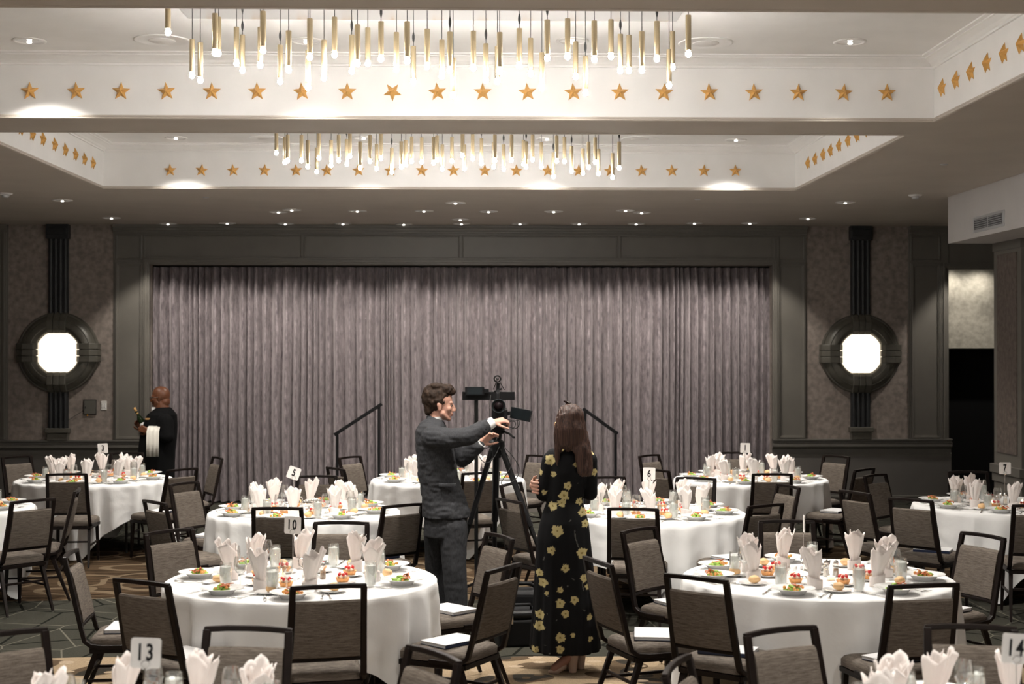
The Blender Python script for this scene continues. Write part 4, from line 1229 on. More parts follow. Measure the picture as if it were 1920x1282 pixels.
for i in range(len(chair_pts)):
    for j in range(i):
        dd = (chair_pts[i][0] - chair_pts[j][0]).length
        if dd < .44: print('CLOSE', i, j, round(dd, 2), CHAIRS[i][:3], CHAIRS[j][:3])

# ------------------------------------------------------------------ people
def skinmat(name, col, r=.5):
    m, nt, b = new_mat(name)
    b.inputs['Base Color'].default_value = (*col, 1); b.inputs['Roughness'].default_value = r
    b.inputs['Subsurface Weight'].default_value = .08; b.inputs['Subsurface Scale'].default_value = .01
    b.inputs['Subsurface Radius'].default_value = (1, .3, .15)
    return m
M['skin_fair'] = skinmat('fair_skin', (.50, .275, .205))
M['skin_dark'] = skinmat('brown_skin', (.19, .075, .038), .4)
M['skin_leg'] = skinmat('leg_skin', (.40, .20, .15))
M['lips'] = mat('lip_skin', (.42, .17, .14), .45)
M['suit'] = mat('charcoal_suit', (.038, .039, .043), .8, var=.3, vscale=160, stretch=(1, 1, .3))
M['shirt'] = mat('white_shirt', (.78, .78, .78), .7)
M['black_suit'] = mat('black_jacket', (.0035, .0035, .004), .9, var=.2, vscale=30)
M['towel'] = mat('white_towel', (.80, .77, .70), .85, bump=.1, bscale=60)
M['hair_brown'] = mat('dark_brown_hair', (.024, .014, .009), .7, var=.5, vscale=40, bump=.3, bscale=60, stretch=(1, 1, .4))
M['shoe_black'] = mat('black_leather', (.01, .01, .01), .3)
M['shoe_nude'] = mat('nude_suede', (.50, .36, .28), .5)
M['eye_white'] = mat('eye_white', (.42, .40, .38), .3)
M['iris'] = mat('dark_iris', (.02, .012, .01), .15)
M['wine_bottle'] = mat('bottle_glass_dark', (.012, .02, .008), .1)
M['foil'] = mat('bottle_foil', (.62, .36, .14), .4, metal=.4)
def hair_long():
    m, nt, b = new_mat('long_brown_hair')
    tc = nt.nodes.new('ShaderNodeTexCoord'); mp = nt.nodes.new('ShaderNodeMapping'); mp.inputs['Scale'].default_value = (130, 130, 3)
    n = nt.nodes.new('ShaderNodeTexNoise'); n.inputs['Scale'].default_value = 1; n.inputs['Detail'].default_value = 3
    nt.links.new(tc.outputs['Object'], mp.inputs[0]); nt.links.new(mp.outputs[0], n.inputs[0])
    r = nt.nodes.new('ShaderNodeValToRGB'); r.color_ramp.elements[0].position = .35; r.color_ramp.elements[1].position = .7
    r.color_ramp.elements[0].color = (.018, .008, .006, 1); r.color_ramp.elements[1].color = (.085, .042, .029, 1)
    nt.links.new(n.outputs[0], r.inputs[0]); nt.links.new(r.outputs[0], b.inputs['Base Color'])
    bp = nt.nodes.new('ShaderNodeBump'); bp.inputs['Strength'].default_value = .4; bp.inputs['Distance'].default_value = .004
    nt.links.new(n.outputs[0], bp.inputs['Height']); nt.links.new(bp.outputs[0], b.inputs['Normal'])
    b.inputs['Roughness'].default_value = .5; b.inputs['Specular IOR Level'].default_value = .3
    return m
M['hair_long'] = hair_long()

def capsule(bm, a, b, ra, rb, seg=14):
    a, b = Vector(a), Vector(b)
    n = 6; pts = []; rad = []
    d = (b - a); L = max(d.length, 1e-5); d = d / L
    for i in range(n + 1):
        t = PI / 2 * (1 - i / n); pts.append(a - d * ra * math.sin(t)); rad.append(max(ra * math.cos(t), 1e-4))
    for i in range(n + 1):
        t = PI / 2 * i / n; pts.append(b + d * rb * math.sin(t)); rad.append(max(rb * math.cos(t), 1e-4))
    add_tube(bm, pts, rad, seg)
def chain(bm, pts, rads, seg=14):
    for i in range(len(pts) - 1): capsule(bm, pts[i], pts[i + 1], rads[i], rads[i + 1], seg)
def ell_loft(bm, rings, seg=28, caps=True):
    """rings: (centre, rx, ry, rot z, superellipse power, tilt of the ring about Y)"""
    rs = []
    for c, rx, ry, *rest in rings:
        rz = rest[0] if rest else 0; pw = rest[1] if len(rest) > 1 else 1.0
        row = []
        for k in range(seg):
            t = 2 * PI * k / seg; x = rx * math.copysign(abs(math.cos(t)) ** pw, math.cos(t)); y = ry * math.copysign(abs(math.sin(t)) ** pw, math.sin(t))
            row.append(bm.verts.new(Vector(c) + V(x * math.cos(rz) - y * math.sin(rz), x * math.sin(rz) + y * math.cos(rz), 0)))
        rs.append(row)
    for i in range(len(rs) - 1):
        for k in range(seg): bm.faces.new((rs[i][k], rs[i][(k + 1) % seg], rs[i + 1][(k + 1) % seg], rs[i + 1][k]))
    if caps: bm.faces.new(rs[0][::-1]); bm.faces.new(rs[-1])
def blob(name, bm, m, parent, voxel=.01, smooth=4, disp=None):
    """union of the shapes in bm as one continuous smooth surface"""
    bmesh.ops.recalc_face_normals(bm, faces=bm.faces)
    me = bpy.data.meshes.new(name); bm.to_mesh(me); bm.free()
    o = bpy.data.objects.new(name, me); COL.objects.link(o)
    r = o.modifiers.new('r', 'REMESH'); r.mode = 'VOXEL'; r.voxel_size = voxel; r.use_smooth_shade = True
    s = o.modifiers.new('s', 'SMOOTH'); s.factor = .5; s.iterations = smooth
    dg = bpy.context.evaluated_depsgraph_get(); dg.update()
    me2 = bpy.data.meshes.new_from_object(o.evaluated_get(dg))
    o.modifiers.clear(); o.data = me2; bpy.data.meshes.remove(me); me2.name = name
    if disp:
        for v in me2.vertices: v.co = disp(v.co.copy(), v.normal.copy())
    for p in me2.polygons: p.use_smooth = True
    me2.materials.clear(); me2.materials.append(m)
    if parent: o.parent = parent; o.matrix_parent_inverse = parent.matrix_basis.inverted()
    return o
def rebase(o, parent):
    o.parent = parent; o.matrix_parent_inverse = parent.matrix_basis.inverted(); return o
def hm(c, yaw, pitch=0, roll=0, s=1.0):
    return Matrix.Translation(Vector(c)) @ Matrix.Rotation(yaw, 4, 'Z') @ Matrix.Rotation(pitch, 4, 'Y') @ Matrix.Rotation(roll, 4, 'X') @ Matrix.Scale(s, 4)
def E(bm, m, c, r, rot=None):
    mm = m @ Matrix.Translation(Vector(c)) @ (rot.to_4x4() if rot else Matrix()) @ Matrix.Diagonal((*r, 1))
    prof = [(math.sin(PI * i / 12), -math.cos(PI * i / 12)) for i in range(13)]; prof[0] = (0, -1); prof[-1] = (0, 1)
    add_lathe(bm, prof, 20, mm)
def Cp(bm, m, a, b, ra, rb):
    s = m.to_scale()[0]; capsule(bm, m @ Vector(a), m @ Vector(b), ra * s, rb * s)
def head_shapes(bm, m, fat=0):
    E(bm, m, (-.012, 0, .038), (.098, .076, .088))
    E(bm, m, (-.035, 0, .015), (.072, .068, .075))
    E(bm, m, (.035, 0, -.015), (.056, .060 + fat, .088))
    E(bm, m, (.030, 0, -.068), (.052, .050 + fat, .038))
    E(bm, m, (.066, 0, -.094), (.020, .024, .017))
    for s in (-1, 1):
        E(bm, m, (.058, s * .036, -.022), (.026, .024 + fat, .024))
        E(bm, m, (-.004, s * .074, -.012), (.016, .009, .031), Matrix.Rotation(-.2, 3, 'Y'))
        E(bm, m, (-.012, s * .080, .004), (.012, .007, .018))
        E(bm, m, (.079, s * .030, .022), (.014, .024, .009))
        E(bm, m, (.100, s * .011, -.034), (.010, .008, .008))
        Cp(bm, m, (.02, s * .055, -.055), (.055, s * .028, -.088), .018, .016)
    Cp(bm, m, (.084, 0, .014), (.104, 0, -.022), .009, .012)
    E(bm, m, (.108, 0, -.028), (.011, .010, .010))
    E(bm, m, (.087, 0, -.055), (.012, .022, .007)); E(bm, m, (.085, 0, -.068), (.011, .019, .007))
def eyes(m, parent, skin_lip=True):
    for s in (-1, 1):
        bm = B(); E(bm, m, (.0765, s * .030, .002), (.011, .011, .0058)); e = obj('eye', bm, M['eye_white'], None, smooth=True); rebase(e, parent)
        bm = B(); E(bm, m, (.0835, s * .031, .002), (.0058, .0072, .0056)); i = obj('iris', bm, M['iris'], None, smooth=True); i.parent = e
        bm = B(); Cp(bm, m, (.089, s * .018, .024), (.078, s * .046, .024), .0035, .003); b_ = obj('eyebrow', bm, M['hair_brown'], None, smooth=True); rebase(b_, parent)
    bm = B(); E(bm, m, (.0905, 0, -.0555), (.010, .020, .0045)); E(bm, m, (.089, 0, -.066), (.009, .017, .005)); l = obj('lips', bm, M['lips'], None, smooth=True); rebase(l, parent)
def hand_shapes(bm, wrist, mdir, palm_n, thumb_side, s=1.0, curl=(.5, .7, .5), spread=.06, grip=None):
    """wrist point, pointing direction, palm normal (side the fingers curl to), thumb side +1/-1"""
    d = Vector(mdir).normalized(); n = Vector(palm_n); n = (n - d * n.dot(d)).normalized(); sd = d.cross(n).normalized() * thumb_side
    W = Vector(wrist)
    def P(x, y, z): return W + (d * x + sd * y + n * z) * s
    for y in (-.03, -.01, .01, .03):
        capsule(bm, P(.0, y * .55, 0), P(.085, y, -.003), .0155 * s, .0125 * s, 10)
    E_ = [(.032, .068, .088), (.011, .078, .094), (-.011, .072, .090), (-.031, .055, .080)]
    for i, (y, L, x0) in enumerate(E_):
        segs = (.45, .32, .23); p = P(x0, y, -.002); a = -.08
        for k in range(3):
            a += curl[k] * (1 + .08 * i)
            q = p + (d * math.cos(a) + n * math.sin(a) + sd * (y * spread * 20) * .08) .normalized() * L * segs[k] * s
            capsule(bm, p, q, (.0092 - k * .0008) * s, (.0085 - k * .0008) * s, 10); p = q
    p = P(.022, .028, .006); a = [(.034, .030, .012), (.030, .010, .014), (.024, .002, .012)]
    for k, (x, y, z) in enumerate(a):
        q = p + (d * x + sd * y + n * z) * s
        capsule(bm, p, q, (.0125 - k * .0012) * s, (.0112 - k * .0012) * s, 10); p = q

# ---------------- woman in the floral dress
WY = 9.72
def W(px, py, dy=0.0): return atY(px, py, WY + dy)
ws = WY / F
wroot = empty('person', (W(1062, 1250).x, WY, 0), 0, 'woman seen from behind in a long black dress with yellow flowers, arms folded', 'person')
hc = W(1067, 795)
hmx = hm((hc.x, WY + .01, hc.z), R(118), R(6), 0, 1.02)
bm = B()
head_shapes(bm, hmx)
nb = W(1067, 838)
chain(bm, [(nb.x, WY + .0, nb.z), (hc.x, WY + .0, hc.z - .05)], [.052, .05])
# body under the dress
ell_loft(bm, [((W(1064, y).x, WY, W(1064, y).z), a * ws * .8, b_) for y, a, b_ in ((845, 30, .06), (865, 38, .075), (905, 34, .08), (945, 29, .065), (990, 38, .09), (1040, 44, .10))])
for s, x0, x1 in ((-1, 1052, 1060), (1, 1078, 1084)):
    a = W(x0 + 3, 1035); k = W(x0 + 4, 1135); an = W(x1 + 2, 1222)
    chain(bm, [(a.x, WY, a.z), (k.x, WY + .02, k.z), (k.x, WY + .0, k.z - .1), (an.x, WY + (.02 if s > 0 else -.02), an.z)], [.085, .055, .05, .032])
# arms: shoulder, elbow, wrist
shl, shr = W(1032, 858), W(1104, 858)
ell_, elr = W(1019, 926), W(1108, 926)
lw = V(W(1040, 915).x, WY + .20, W(1072, 915).z)
rw = V(W(1016, 908).x, WY + .15, W(1016, 906).z)
chain(bm, [(shl.x, WY + .0, shl.z), (ell_.x, WY + .02, ell_.z), lw], [.042, .036, .026])
chain(bm, [(shr.x, WY + .0, shr.z), (elr.x, WY + .05, elr.z), (W(1070, 915).x, WY + .23, W(1070, 918).z), rw + V(.02, .04, 0)], [.042, .036, .032, .025])
# right hand wraps the outside of the left elbow
for i in range(4):
    z0 = W(1000, 903 + i * 6.5).z
    xs_ = W(998 + i * .8, 900).x
    pts = [V(xs_ + .035, WY + .085, z0), V(xs_ + .002, WY + .055, z0), V(xs_ - .004, WY + .012, z0 - .001), V(xs_ + .018, WY - .022, z0 - .003), V(xs_ + .042 - i * .003, WY - .036, z0 - .004)]
    chain(bm, pts, [.0115, .0105, .0098, .0092, .008], 10)
chain(bm, [rw + V(.02, .04, 0), V(W(1001, 912).x, WY + .075, W(1001, 912).z)], [.026, .030], 12)
chain(bm, [V(W(1001, 905).x, WY + .07, W(1001, 903).z), V(W(1002, 897).x, WY + .035, W(1002, 896).z), V(W(1006, 895).x, WY + .01, W(1006, 893).z)], [.013, .011, .009], 10)
# left hand tucked by the right elbow
hand_shapes(bm, lw, V(1, -.12, .0), V(0, -1, 0), 1, .92, (.1, .3, .3))
body = blob('body', bm, M['skin_fair'], wroot, .006, 3)
# feet in shoes
def heel_shoe(px_toe, px_heel, py, dy):
    t = W(px_toe, py); h = W(px_heel, py); y = WY + dy
    an = V(h.x - .01, y, .13)
    bm = B()
    chain(bm, [V(h.x, y, .115), V((h.x * .6 + t.x * .4), y - .01, .075), V(h.x * .2 + t.x * .8, y - .025, .034)], [.034, .033, .028])
    f = blob('foot', bm, M['skin_leg'], wroot, .006, 3)
    bm = B()
    chain(bm, [V(h.x * .6 + t.x * .4, y - .01, .045), V(h.x * .25 + t.x * .75, y - .025, .018), V(t.x, y - .035, .014)], [.028, .026, .014])
    add_box(bm, (min(h.x, t.x) + .015, y - .04, .0), (max(h.x, t.x) - .08, y + .02, .01))
    add_lathe(bm, [(0, .0), (.026, .0), (.030, .05), (.036, .09), (.040, .125), (.034, .15), (0, .15)], 18, Matrix.Translation((h.x + .01, y, 0)))
    blob('shoe', bm, M['shoe_nude'], wroot, .005, 2)
heel_shoe(1030, 1070, 1250, -.06)
heel_shoe(1052, 1087, 1250, .05)
# dress
bm = B()
prof = [(838, 1068, 20, .055), (844, 1067, 33, .075), (852, 1067, 39, .092), (866, 1066, 39, .105), (885, 1064, 37, .108), (905, 1062, 35, .100), (925, 1060, 34, .092), (942, 1059, 35, .088), (955, 1058, 39, .10), (980, 1058, 46, .125), (1010, 1057, 50, .14), (1060, 1058, 54, .15), (1110, 1059, 57, .165), (1160, 1060, 61, .19), (1200, 1060, 63.5, .205), (1218, 1060, 64, .21)]
seg = 120; rows = []
for j in range(len(prof) - 1):
    for q in range(4):
        f = q / 4; y0, c0, h0, d0 = [prof[j][i] * (1 - f) + prof[j + 1][i] * f for i in range(4)]
        rows.append((y0, c0, h0, d0))
rows.append(prof[-1])
vr = []
for (py, cx_, hwd, dep) in rows:
    p = W(cx_, py); row = []
    k_ = max(0, (py - 950) / 270)
    for k in range(seg):
        t = 2 * PI * k / seg
        f = 1 + .05 * k_ * math.sin(9 * t + 2 * math.sin(t * 2)) + .02 * k_ * math.sin(21 * t)
        row.append(bm.verts.new((p.x + hwd * ws * f * math.cos(t), WY + dep * f * math.sin(t), p.z)))
    vr.append(row)
for j in range(len(vr) - 1):
    for k in range(seg): bm.faces.new((vr[j][k], vr[j][(k + 1) % seg], vr[j + 1][(k + 1) % seg], vr[j + 1][k]))
bm.faces.new(vr[0]); bm.faces.new(vr[-1][::-1])
chain(bm, [(shl.x + .02, WY, shl.z + .01), (shl.x, WY + .0, shl.z - .02), (ell_.x, WY + .02, ell_.z), lw - V(.03, .0, 0)], [.055, .060, .052, .040])
chain(bm, [(shr.x - .02, WY, shr.z + .01), (shr.x, WY + .0, shr.z - .02), (elr.x, WY + .05, elr.z), V(W(1070, 915).x, WY + .23, W(1070, 918).z)], [.055, .060, .050, .042])
dress = blob('dress', bm, M['suit'], wroot, .0075, 3)
flowers = [(1031, 861, 12), (1055, 837, 8), (1108, 844, 10), (1063, 908, 9), (1056, 926, 11), (1011, 884, 8), (1037, 887, 6), (1036, 946, 10), (1052, 940, 9), (1085, 938, 8), (1091, 958, 10), (1096, 979, 9), (1043, 991, 13), (1089, 1032, 12), (1032, 1027, 9), (1058, 1059, 9), (1011, 1070, 8), (1017, 1087, 10), (1093, 1078, 9), (1100, 1094, 7), (1048, 1099, 7), (1023, 1106, 5), (1048, 1123, 10), (1074, 1117, 9), (1057, 1142, 9), (1011, 1146, 10), (1010, 1167, 11), (1048, 1185, 11), (1047, 1206, 9), (1003, 1212, 8), (1071, 1180, 5), (1103, 1150, 7), (1104, 1190, 6), (1020, 922, 6), (1113, 884, 8), (1078, 868, 6), (1106, 868, 5)]
stems = [(1043, 991, 1068, 972), (1089, 1032, 1075, 990), (1032, 1027, 1018, 1045), (1058, 1059, 1074, 1080), (1048, 1123, 1024, 1110), (1048, 1099, 1062, 1092), (1074, 1117, 1094, 1137), (1057, 1142, 1040, 1155), (1011, 1146, 1024, 1143), (1003, 1212, 1021, 1200), (1047, 1206, 1028, 1214), (1063, 908, 1083, 903), (1093, 1078, 1092, 1100)]
FP = [(W(x, y).x, W(x, y).z, r * ws * .92, i * 1.7) for i, (x, y, r) in enumerate(flowers)]
rr_ = random.Random(3)
FB = [(W(1060, 900).x + rr_.uniform(-.2, .2), rr_.uniform(.2, 1.5), rr_.uniform(.025, .042), rr_.uniform(0, 6)) for _ in range(36)]
SPs = [(W(a, b_).x, W(a, b_).z, W(c_, d_).x, W(c_, d_).z) for a, b_, c_, d_ in stems]
me = dress.data
att = me.color_attributes.new('print', 'FLOAT_COLOR', 'POINT')
for v in me.vertices:
    x, y, z = v.co; val = 0
    for fx, fz, fr_, ph_ in (FP if v.normal.y < .25 else FB):
        dx, dz = x - fx, z - fz; d = math.hypot(dx, dz)
        if d < fr_ * 1.15:
            a = math.atan2(dz, dx) + ph_
            if d < fr_ * (.88 + .10 * math.cos(5 * a) + .06 * math.cos(10 * a + 1) + .07 * math.cos(3 * a + 1)): val = 1.0 if d > fr_ * .25 else .6
    if val == 0 and v.normal.y < .25:
        for ax, az, bx, bz in SPs:
            L2 = (bx - ax) ** 2 + (bz - az) ** 2; t = max(0, min(1, ((x - ax) * (bx - ax) + (z - az) * (bz - az)) / L2))
            off = .012 * math.sin(t * 3.1)
            if math.hypot(x - ax - t * (bx - ax) + off, z - az - t * (bz - az)) < .006: val = .3
    att.data[v.index].color = (val, val, val, 1)
m, nt, b = new_mat('floral_dress_fabric')
an_ = nt.nodes.new('ShaderNodeVertexColor'); an_.layer_name = 'print'
rp = nt.nodes.new('ShaderNodeValToRGB'); cr = rp.color_ramp
cr.elements[0].position = 0; cr.elements[0].color = (.004, .004, .005, 1)
cr.elements[1].position = .95; cr.elements[1].color = (.52, .44, .21, 1)
for pos, c in ((.18, (.004, .004, .005, 1)), (.3, (.10, .10, .09, 1)), (.42, (.06, .05, .03, 1)), (.6, (.22, .16, .04, 1)), (.75, (.48, .40, .19, 1))):
    e = cr.elements.new(pos); e.color = c
nt.links.new(an_.outputs[0], rp.inputs[0]); nt.links.new(rp.outputs[0], b.inputs['Base Color']); b.inputs['Roughness'].default_value = .8; b.inputs['Specular IOR Level'].default_value = .2
me.materials.clear(); me.materials.append(m)
# hair
bm = B()
E(bm, hmx, (-.020, 0, .040), (.106, .090, .098)); E(bm, hmx, (-.035, 0, -.01), (.092, .086, .105))
def lock(pts, r, fl=.5): 
    ps = [V(W(x, y).x, WY + dy, W(x, y).z) for x, y, dy in pts]
    add_tube(bm, ps, [q for q in r], 12, True, fl, 0, V(0, 1, 0))
lock([(1068, 775, -.06), (1069, 805, -.085), (1070, 830, -.085), (1074, 842, -.085)], [.075, .092, .088, .05])
lock([(1056, 785, -.04), (1048, 815, -.06), (1044, 845, -.09), (1043, 872, -.10)], [.05, .045, .028, .008])
lock([(1082, 785, -.04), (1088, 820, -.07), (1094, 850, -.10), (1096, 880, -.125), (1096, 890, -.125)], [.05, .055, .055, .050, .035])
lock([(1078, 805, -.07), (1084, 840, -.11), (1088, 870, -.125), (1087, 888, -.125)], [.04, .045, .035, .02])
def hd(c, n): 
    return c + n * (.006 * noise.noise(V(c.x * 45, c.y * 45, c.z * 5)) + .002 * math.sin(c.x * 420))
hair = blob('hair', bm, M['hair_long'], wroot, .007, 4, hd)
bm = B(); q = W(1066, 758)
chain(bm, [V(q.x + .005, WY, q.z + .005), V(q.x - .03, WY - .01, q.z + .022)], [.012, .006]); o = obj('hair_clip', bm, M['iris'], None, smooth=True); rebase(o, wroot)
# glasses seen beyond the cheek
bm = B()
for s in (-1, 1):
    cc = [hmx @ V(.10, s * .032 + .024 * math.cos(t / 10 * 2 * PI), .002 + .02 * math.sin(t / 10 * 2 * PI)) for t in range(11)]
    add_tube(bm, cc, .002, 6, False)
    add_tube(bm, [hmx @ V(.10, s * .056, .004), hmx @ V(.0, s * .084, .006)], .002, 6)
g = obj('glasses', bm, M['foil'], None, smooth=True); rebase(g, wroot)

# ---------------- man in the charcoal suit
MY = 11.4
def Q(px, py, dy=0.0): 
    p = atY(px, py, MY); return V(p.x, MY + dy, p.z)
ms = MY / F
mroot = empty('person', (Q(838, 1150).x, MY, 0), 0, 'young man with thick brown hair in a charcoal suit reaching to the video camera', 'person')
hc = Q(825, 759)
hmx = hm(hc, R(2), R(4), 0, 1.13)
bm = B(); head_shapes(bm, hmx)
chain(bm, [Q(812, 800), Q(818, 775)], [.062, .058])
ell_loft(bm, [(Q(x, y), a * ms * .8, b_ * .85) for y, x, a, b_ in ((800, 812, 22, .14), (820, 812, 30, .19), (860, 818, 34, .17), (910, 824, 34, .15), (960, 834, 38, .16))][::-1])
hl, hr = Q(826, 975, .09), Q(848, 975, -.09)
chain(bm, [hl, Q(818, 1060, .12), Q(824, 1150, .16)], [.085, .06, .045]); chain(bm, [hr, Q(850, 1060, -.10), Q(857, 1152, -.10)], [.085, .06, .045])
rsh, rel, rwr = Q(818, 822, -.19), Q(878, 814, -.24), Q(921, 791, -.16)
lsh, lel, lwr = Q(828, 828, .19), Q(866, 862, .22), Q(901, 834, .16)
chain(bm, [rsh, rel, rwr], [.05, .042, .028]); chain(bm, [lsh, lel, lwr], [.05, .042, .028])
hand_shapes(bm, rwr + V(.012, 0, .006), V(1, .15, .16), V(.15, .45, -1), -1, 1.0, (.5, .95, .7))
hand_shapes(bm, lwr + V(.0, 0, .0), V(.75, .1, .62), V(.4, -.6, -.5), 1, 1.05, (.3, .6, .5))
body = blob('body', bm, M['skin_fair'], mroot, .006, 2)
eyes(hmx, body)
# jacket
bm = B()
jr = [(784, 812, 13, .075), (790, 811, 20, .13), (797, 810, 26, .19), (808, 810, 30, .215), (825, 812, 33, .215), (850, 816, 36, .195), (880, 820, 37, .18), (910, 826, 38, .175), (935, 832, 42, .185), (955, 836, 45, .195), (968, 836, 45.5, .20)]
ell_loft(bm, [(Q(x, y), a * ms, b_, 0, .92) for y, x, a, b_ in jr][::-1], 36)
chain(bm, [rsh + V(-.02, .02, .02), rsh.lerp(rel, .45), rel, rel.lerp(rwr, .5), rwr - V(.03, 0, .014)], [.098, .086, .076, .064, .050])
chain(bm, [lsh + V(-.02, -.02, .02), lsh.lerp(lel, .45), lel, lel.lerp(lwr, .5), lwr - V(.015, 0, .02)], [.098, .086, .078, .066, .052])
# lapel and collar roll
chain(bm, [Q(804, 782, -.03), Q(814, 787, -.08), Q(830, 800, -.09), Q(846, 830, -.08)], [.018, .02, .018, .012])
def jd(c, n):
    return c + n * (.009 * noise.noise(c * 8) + .007 * noise.noise(V(c.x * 16, c.y * 16, c.z * 34)) + .003 * noise.noise(c * 45))
jk = blob('jacket', bm, M['suit'], mroot, .008, 2, jd)
bm = B(); a = Q(826, 905, -.205)
add_box(bm, (a.x - .01, a.y - .006, a.z - .012), (a.x + .13, a.y + .03, a.z + .012)); o = obj('pocket_flap', bm, M['suit'], None, bevel=.004); rebase(o, mroot)
for k in range(3):
    p = rel.lerp(rwr, .62 + k * .07)
    bm = B(); add_ball(bm, (p.x, p.y - .055, p.z - .02), .007, 8, 5); o = obj('button', bm, M['black_plastic'], None); rebase(o, mroot)
# shirt cuffs and collar
for wr, el in ((rwr, rel), (lwr, lel)):
    d = (wr - el).normalized(); bm = B(); add_tube(bm, [wr - d * .035, wr + d * .016], [.046, .043], 18); o = obj('shirt_cuff', bm, M['shirt'], None, smooth=True, auto=True); rebase(o, mroot)
bm = B(); ell_loft(bm, [(Q(815, 789), .068, .07), (Q(817, 781), .064, .066)], 24); o = obj('shirt_collar', bm, M['shirt'], None, smooth=True, auto=True); rebase(o, mroot)
# trousers
bm = B()
ell_loft(bm, [(Q(x, y), a * ms, b_) for y, x, a, b_ in ((945, 834, 38, .165), (965, 836, 41, .18), (985, 836, 40, .185), (1005, 835, 38, .175))][::-1], 30)
chain(bm, [Q(820, 985, .09), Q(816, 1060, .12), Q(820, 1120, .15), Q(822, 1158, .16)], [.112, .088, .076, .070])
chain(bm, [Q(849, 985, -.08), Q(852, 1060, -.10), Q(856, 1120, -.10), Q(857, 1158, -.10)], [.118, .098, .088, .084])
def td(c, n): return c + n * (.006 * noise.noise(V(c.x * 12, c.y * 12, c.z * 5)) + .003 * noise.noise(c * 30))
blob('trousers', bm, M['suit'], mroot, .008, 2, td)
for p in (Q(822, 1160, .16), Q(857, 1160, -.10)):
    bm = B(); chain(bm, [V(p.x - .03, p.y, .05), V(p.x + .08, p.y - .01, .045), V(p.x + .20, p.y - .02, .035)], [.045, .045, .034]); blob('shoe', bm, M['shoe_black'], mroot, .008, 2, lambda c, n: V(c.x, c.y, max(c.z, .002)))
# hair: thick, swept up
bm = B()
E(bm, hmx, (-.030, 0, .060), (.098, .087, .078)); E(bm, hmx, (-.055, 0, .025), (.072, .082, .085))
E(bm, hmx, (.030, 0, .112), (.068, .072, .040)); E(bm, hmx, (.066, .0, .104), (.036, .055, .030)); E(bm, hmx, (-.03, 0, .125), (.07, .065, .03)); E(bm, hmx, (-.085, 0, .06), (.05, .06, .07))
for s in (-1, 1): E(bm, hmx, (-.02, s * .070, .045), (.045, .016, .034)); E(bm, hmx, (.018, s * .070, .020), (.010, .008, .022))
E(bm, hmx, (-.075, 0, -.035), (.04, .06, .05))
def hh(c, n): return c + n * (.014 * noise.noise(c * 20) + .006 * noise.noise(V(c.x * 60, c.y * 60, c.z * 40)))
blob('hair', bm, M['hair_brown'], mroot, .006, 2, hh)

# ---------------- waiter with the bottle
VY = 18.0
def U(px, py, dy=0.0):
    p = atY(px, py, VY); return V(p.x, VY + dy, p.z)
vs_ = VY / F
vroot = empty('person', (U(295, 970).x, VY, 0), 0, 'bald waiter with glasses in a black jacket holding a wine bottle and towel', 'person')
hc = U(300, 745)
hmx = hm(hc, R(180), R(5), 0, 1.12)
bm = B(); head_shapes(bm, hmx, .010)
E(bm, hmx, (-.02, 0, .03), (.098, .086, .09)); E(bm, hmx, (-.05, 0, -.05), (.06, .07, .06)); chain(bm, [U(307, 776), U(303, 757)], [.088, .082])
ell_loft(bm, [(U(x, y), a * vs_ * .82, b_ * .85) for y, x, a, b_ in ((775, 304, 20, .13), (800, 300, 28, .19), (850, 295, 31, .18), (900, 293, 30, .17))][::-1])
for dy, x in ((-.1, 297), (.1, 290)): chain(bm, [U(x, 895, dy), U(x, 935, dy), U(x, 972, dy)], [.10, .065, .05])
nsh, nel, nwr = U(316, 790, -.20), U(322, 816, -.25), U(287, 807, -.22)
fsh, fel, fwr = U(300, 792, .20), U(290, 818, .22), U(266, 805, .08)
chain(bm, [nsh, nel, nwr], [.06, .05, .036]); chain(bm, [fsh, fel, fwr], [.06, .05, .036])
hand_shapes(bm, nwr, V(-1, .2, .35), V(-.3, .9, .2), 1, 1.12, (.35, .7, .6))
hand_shapes(bm, fwr + V(.0, 0, .0), V(-.6, -.35, .75), V(.5, -.8, 0), -1, 1.1, (.35, .7, .6))
vb = blob('body', bm, M['skin_dark'], vroot, .007, 2)
eyes(hmx, vb)
bm = B()
jr = [(763, 307, 12, .085), (769, 306, 19, .14), (777, 304, 27, .20), (795, 300, 32, .23), (820, 297, 34, .225), (845, 294, 34, .225), (870, 292, 35, .22), (895, 291, 36, .21), (915, 291, 35, .2)]
ell_loft(bm, [(U(x, y), a * vs_, b_, 0, .95) for y, x, a, b_ in jr][::-1], 32)
chain(bm, [nsh, nsh.lerp(nel, .5), nel, nel.lerp(nwr, .6), nwr + V(.05, 0, 0)], [.105, .095, .085, .068, .056]); chain(bm, [fsh, fel, fwr + V(.04, 0, -.02)], [.1, .08, .055])
blob('jacket', bm, M['black_suit'], vroot, .01, 2)
bm = B()
for dy, x in ((-.1, 297), (.1, 290)): chain(bm, [U(x, 900, dy), U(x, 935, dy), U(x, 974, dy)], [.12, .09, .075])
blob('trousers', bm, M['black_suit'], vroot, .012, 2)
for dy, x in ((-.1, 297), (.1, 290)):
    p = U(x, 975, dy); bm = B(); chain(bm, [V(p.x + .03, p.y, .05), V(p.x - .18, p.y, .035)], [.045, .035]); blob('shoe', bm, M['shoe_black'], vroot, .01, 2, lambda c, n: V(c.x, c.y, max(c.z, .002)))
bm = B()
for s in (-1, 1):
    cc = [hmx @ V(.105, s * .034 + .026 * math.cos(t / 12 * 2 * PI), .000 + .021 * math.sin(t / 12 * 2 * PI)) for t in range(13)]
    add_tube(bm, cc, .003, 6, False); add_tube(bm, [hmx @ V(.105, s * .06, .006), hmx @ V(.0, s * .090, .008)], .003, 6)
g = obj('glasses', bm, M['silver'], None, smooth=True); rebase(g, vroot)
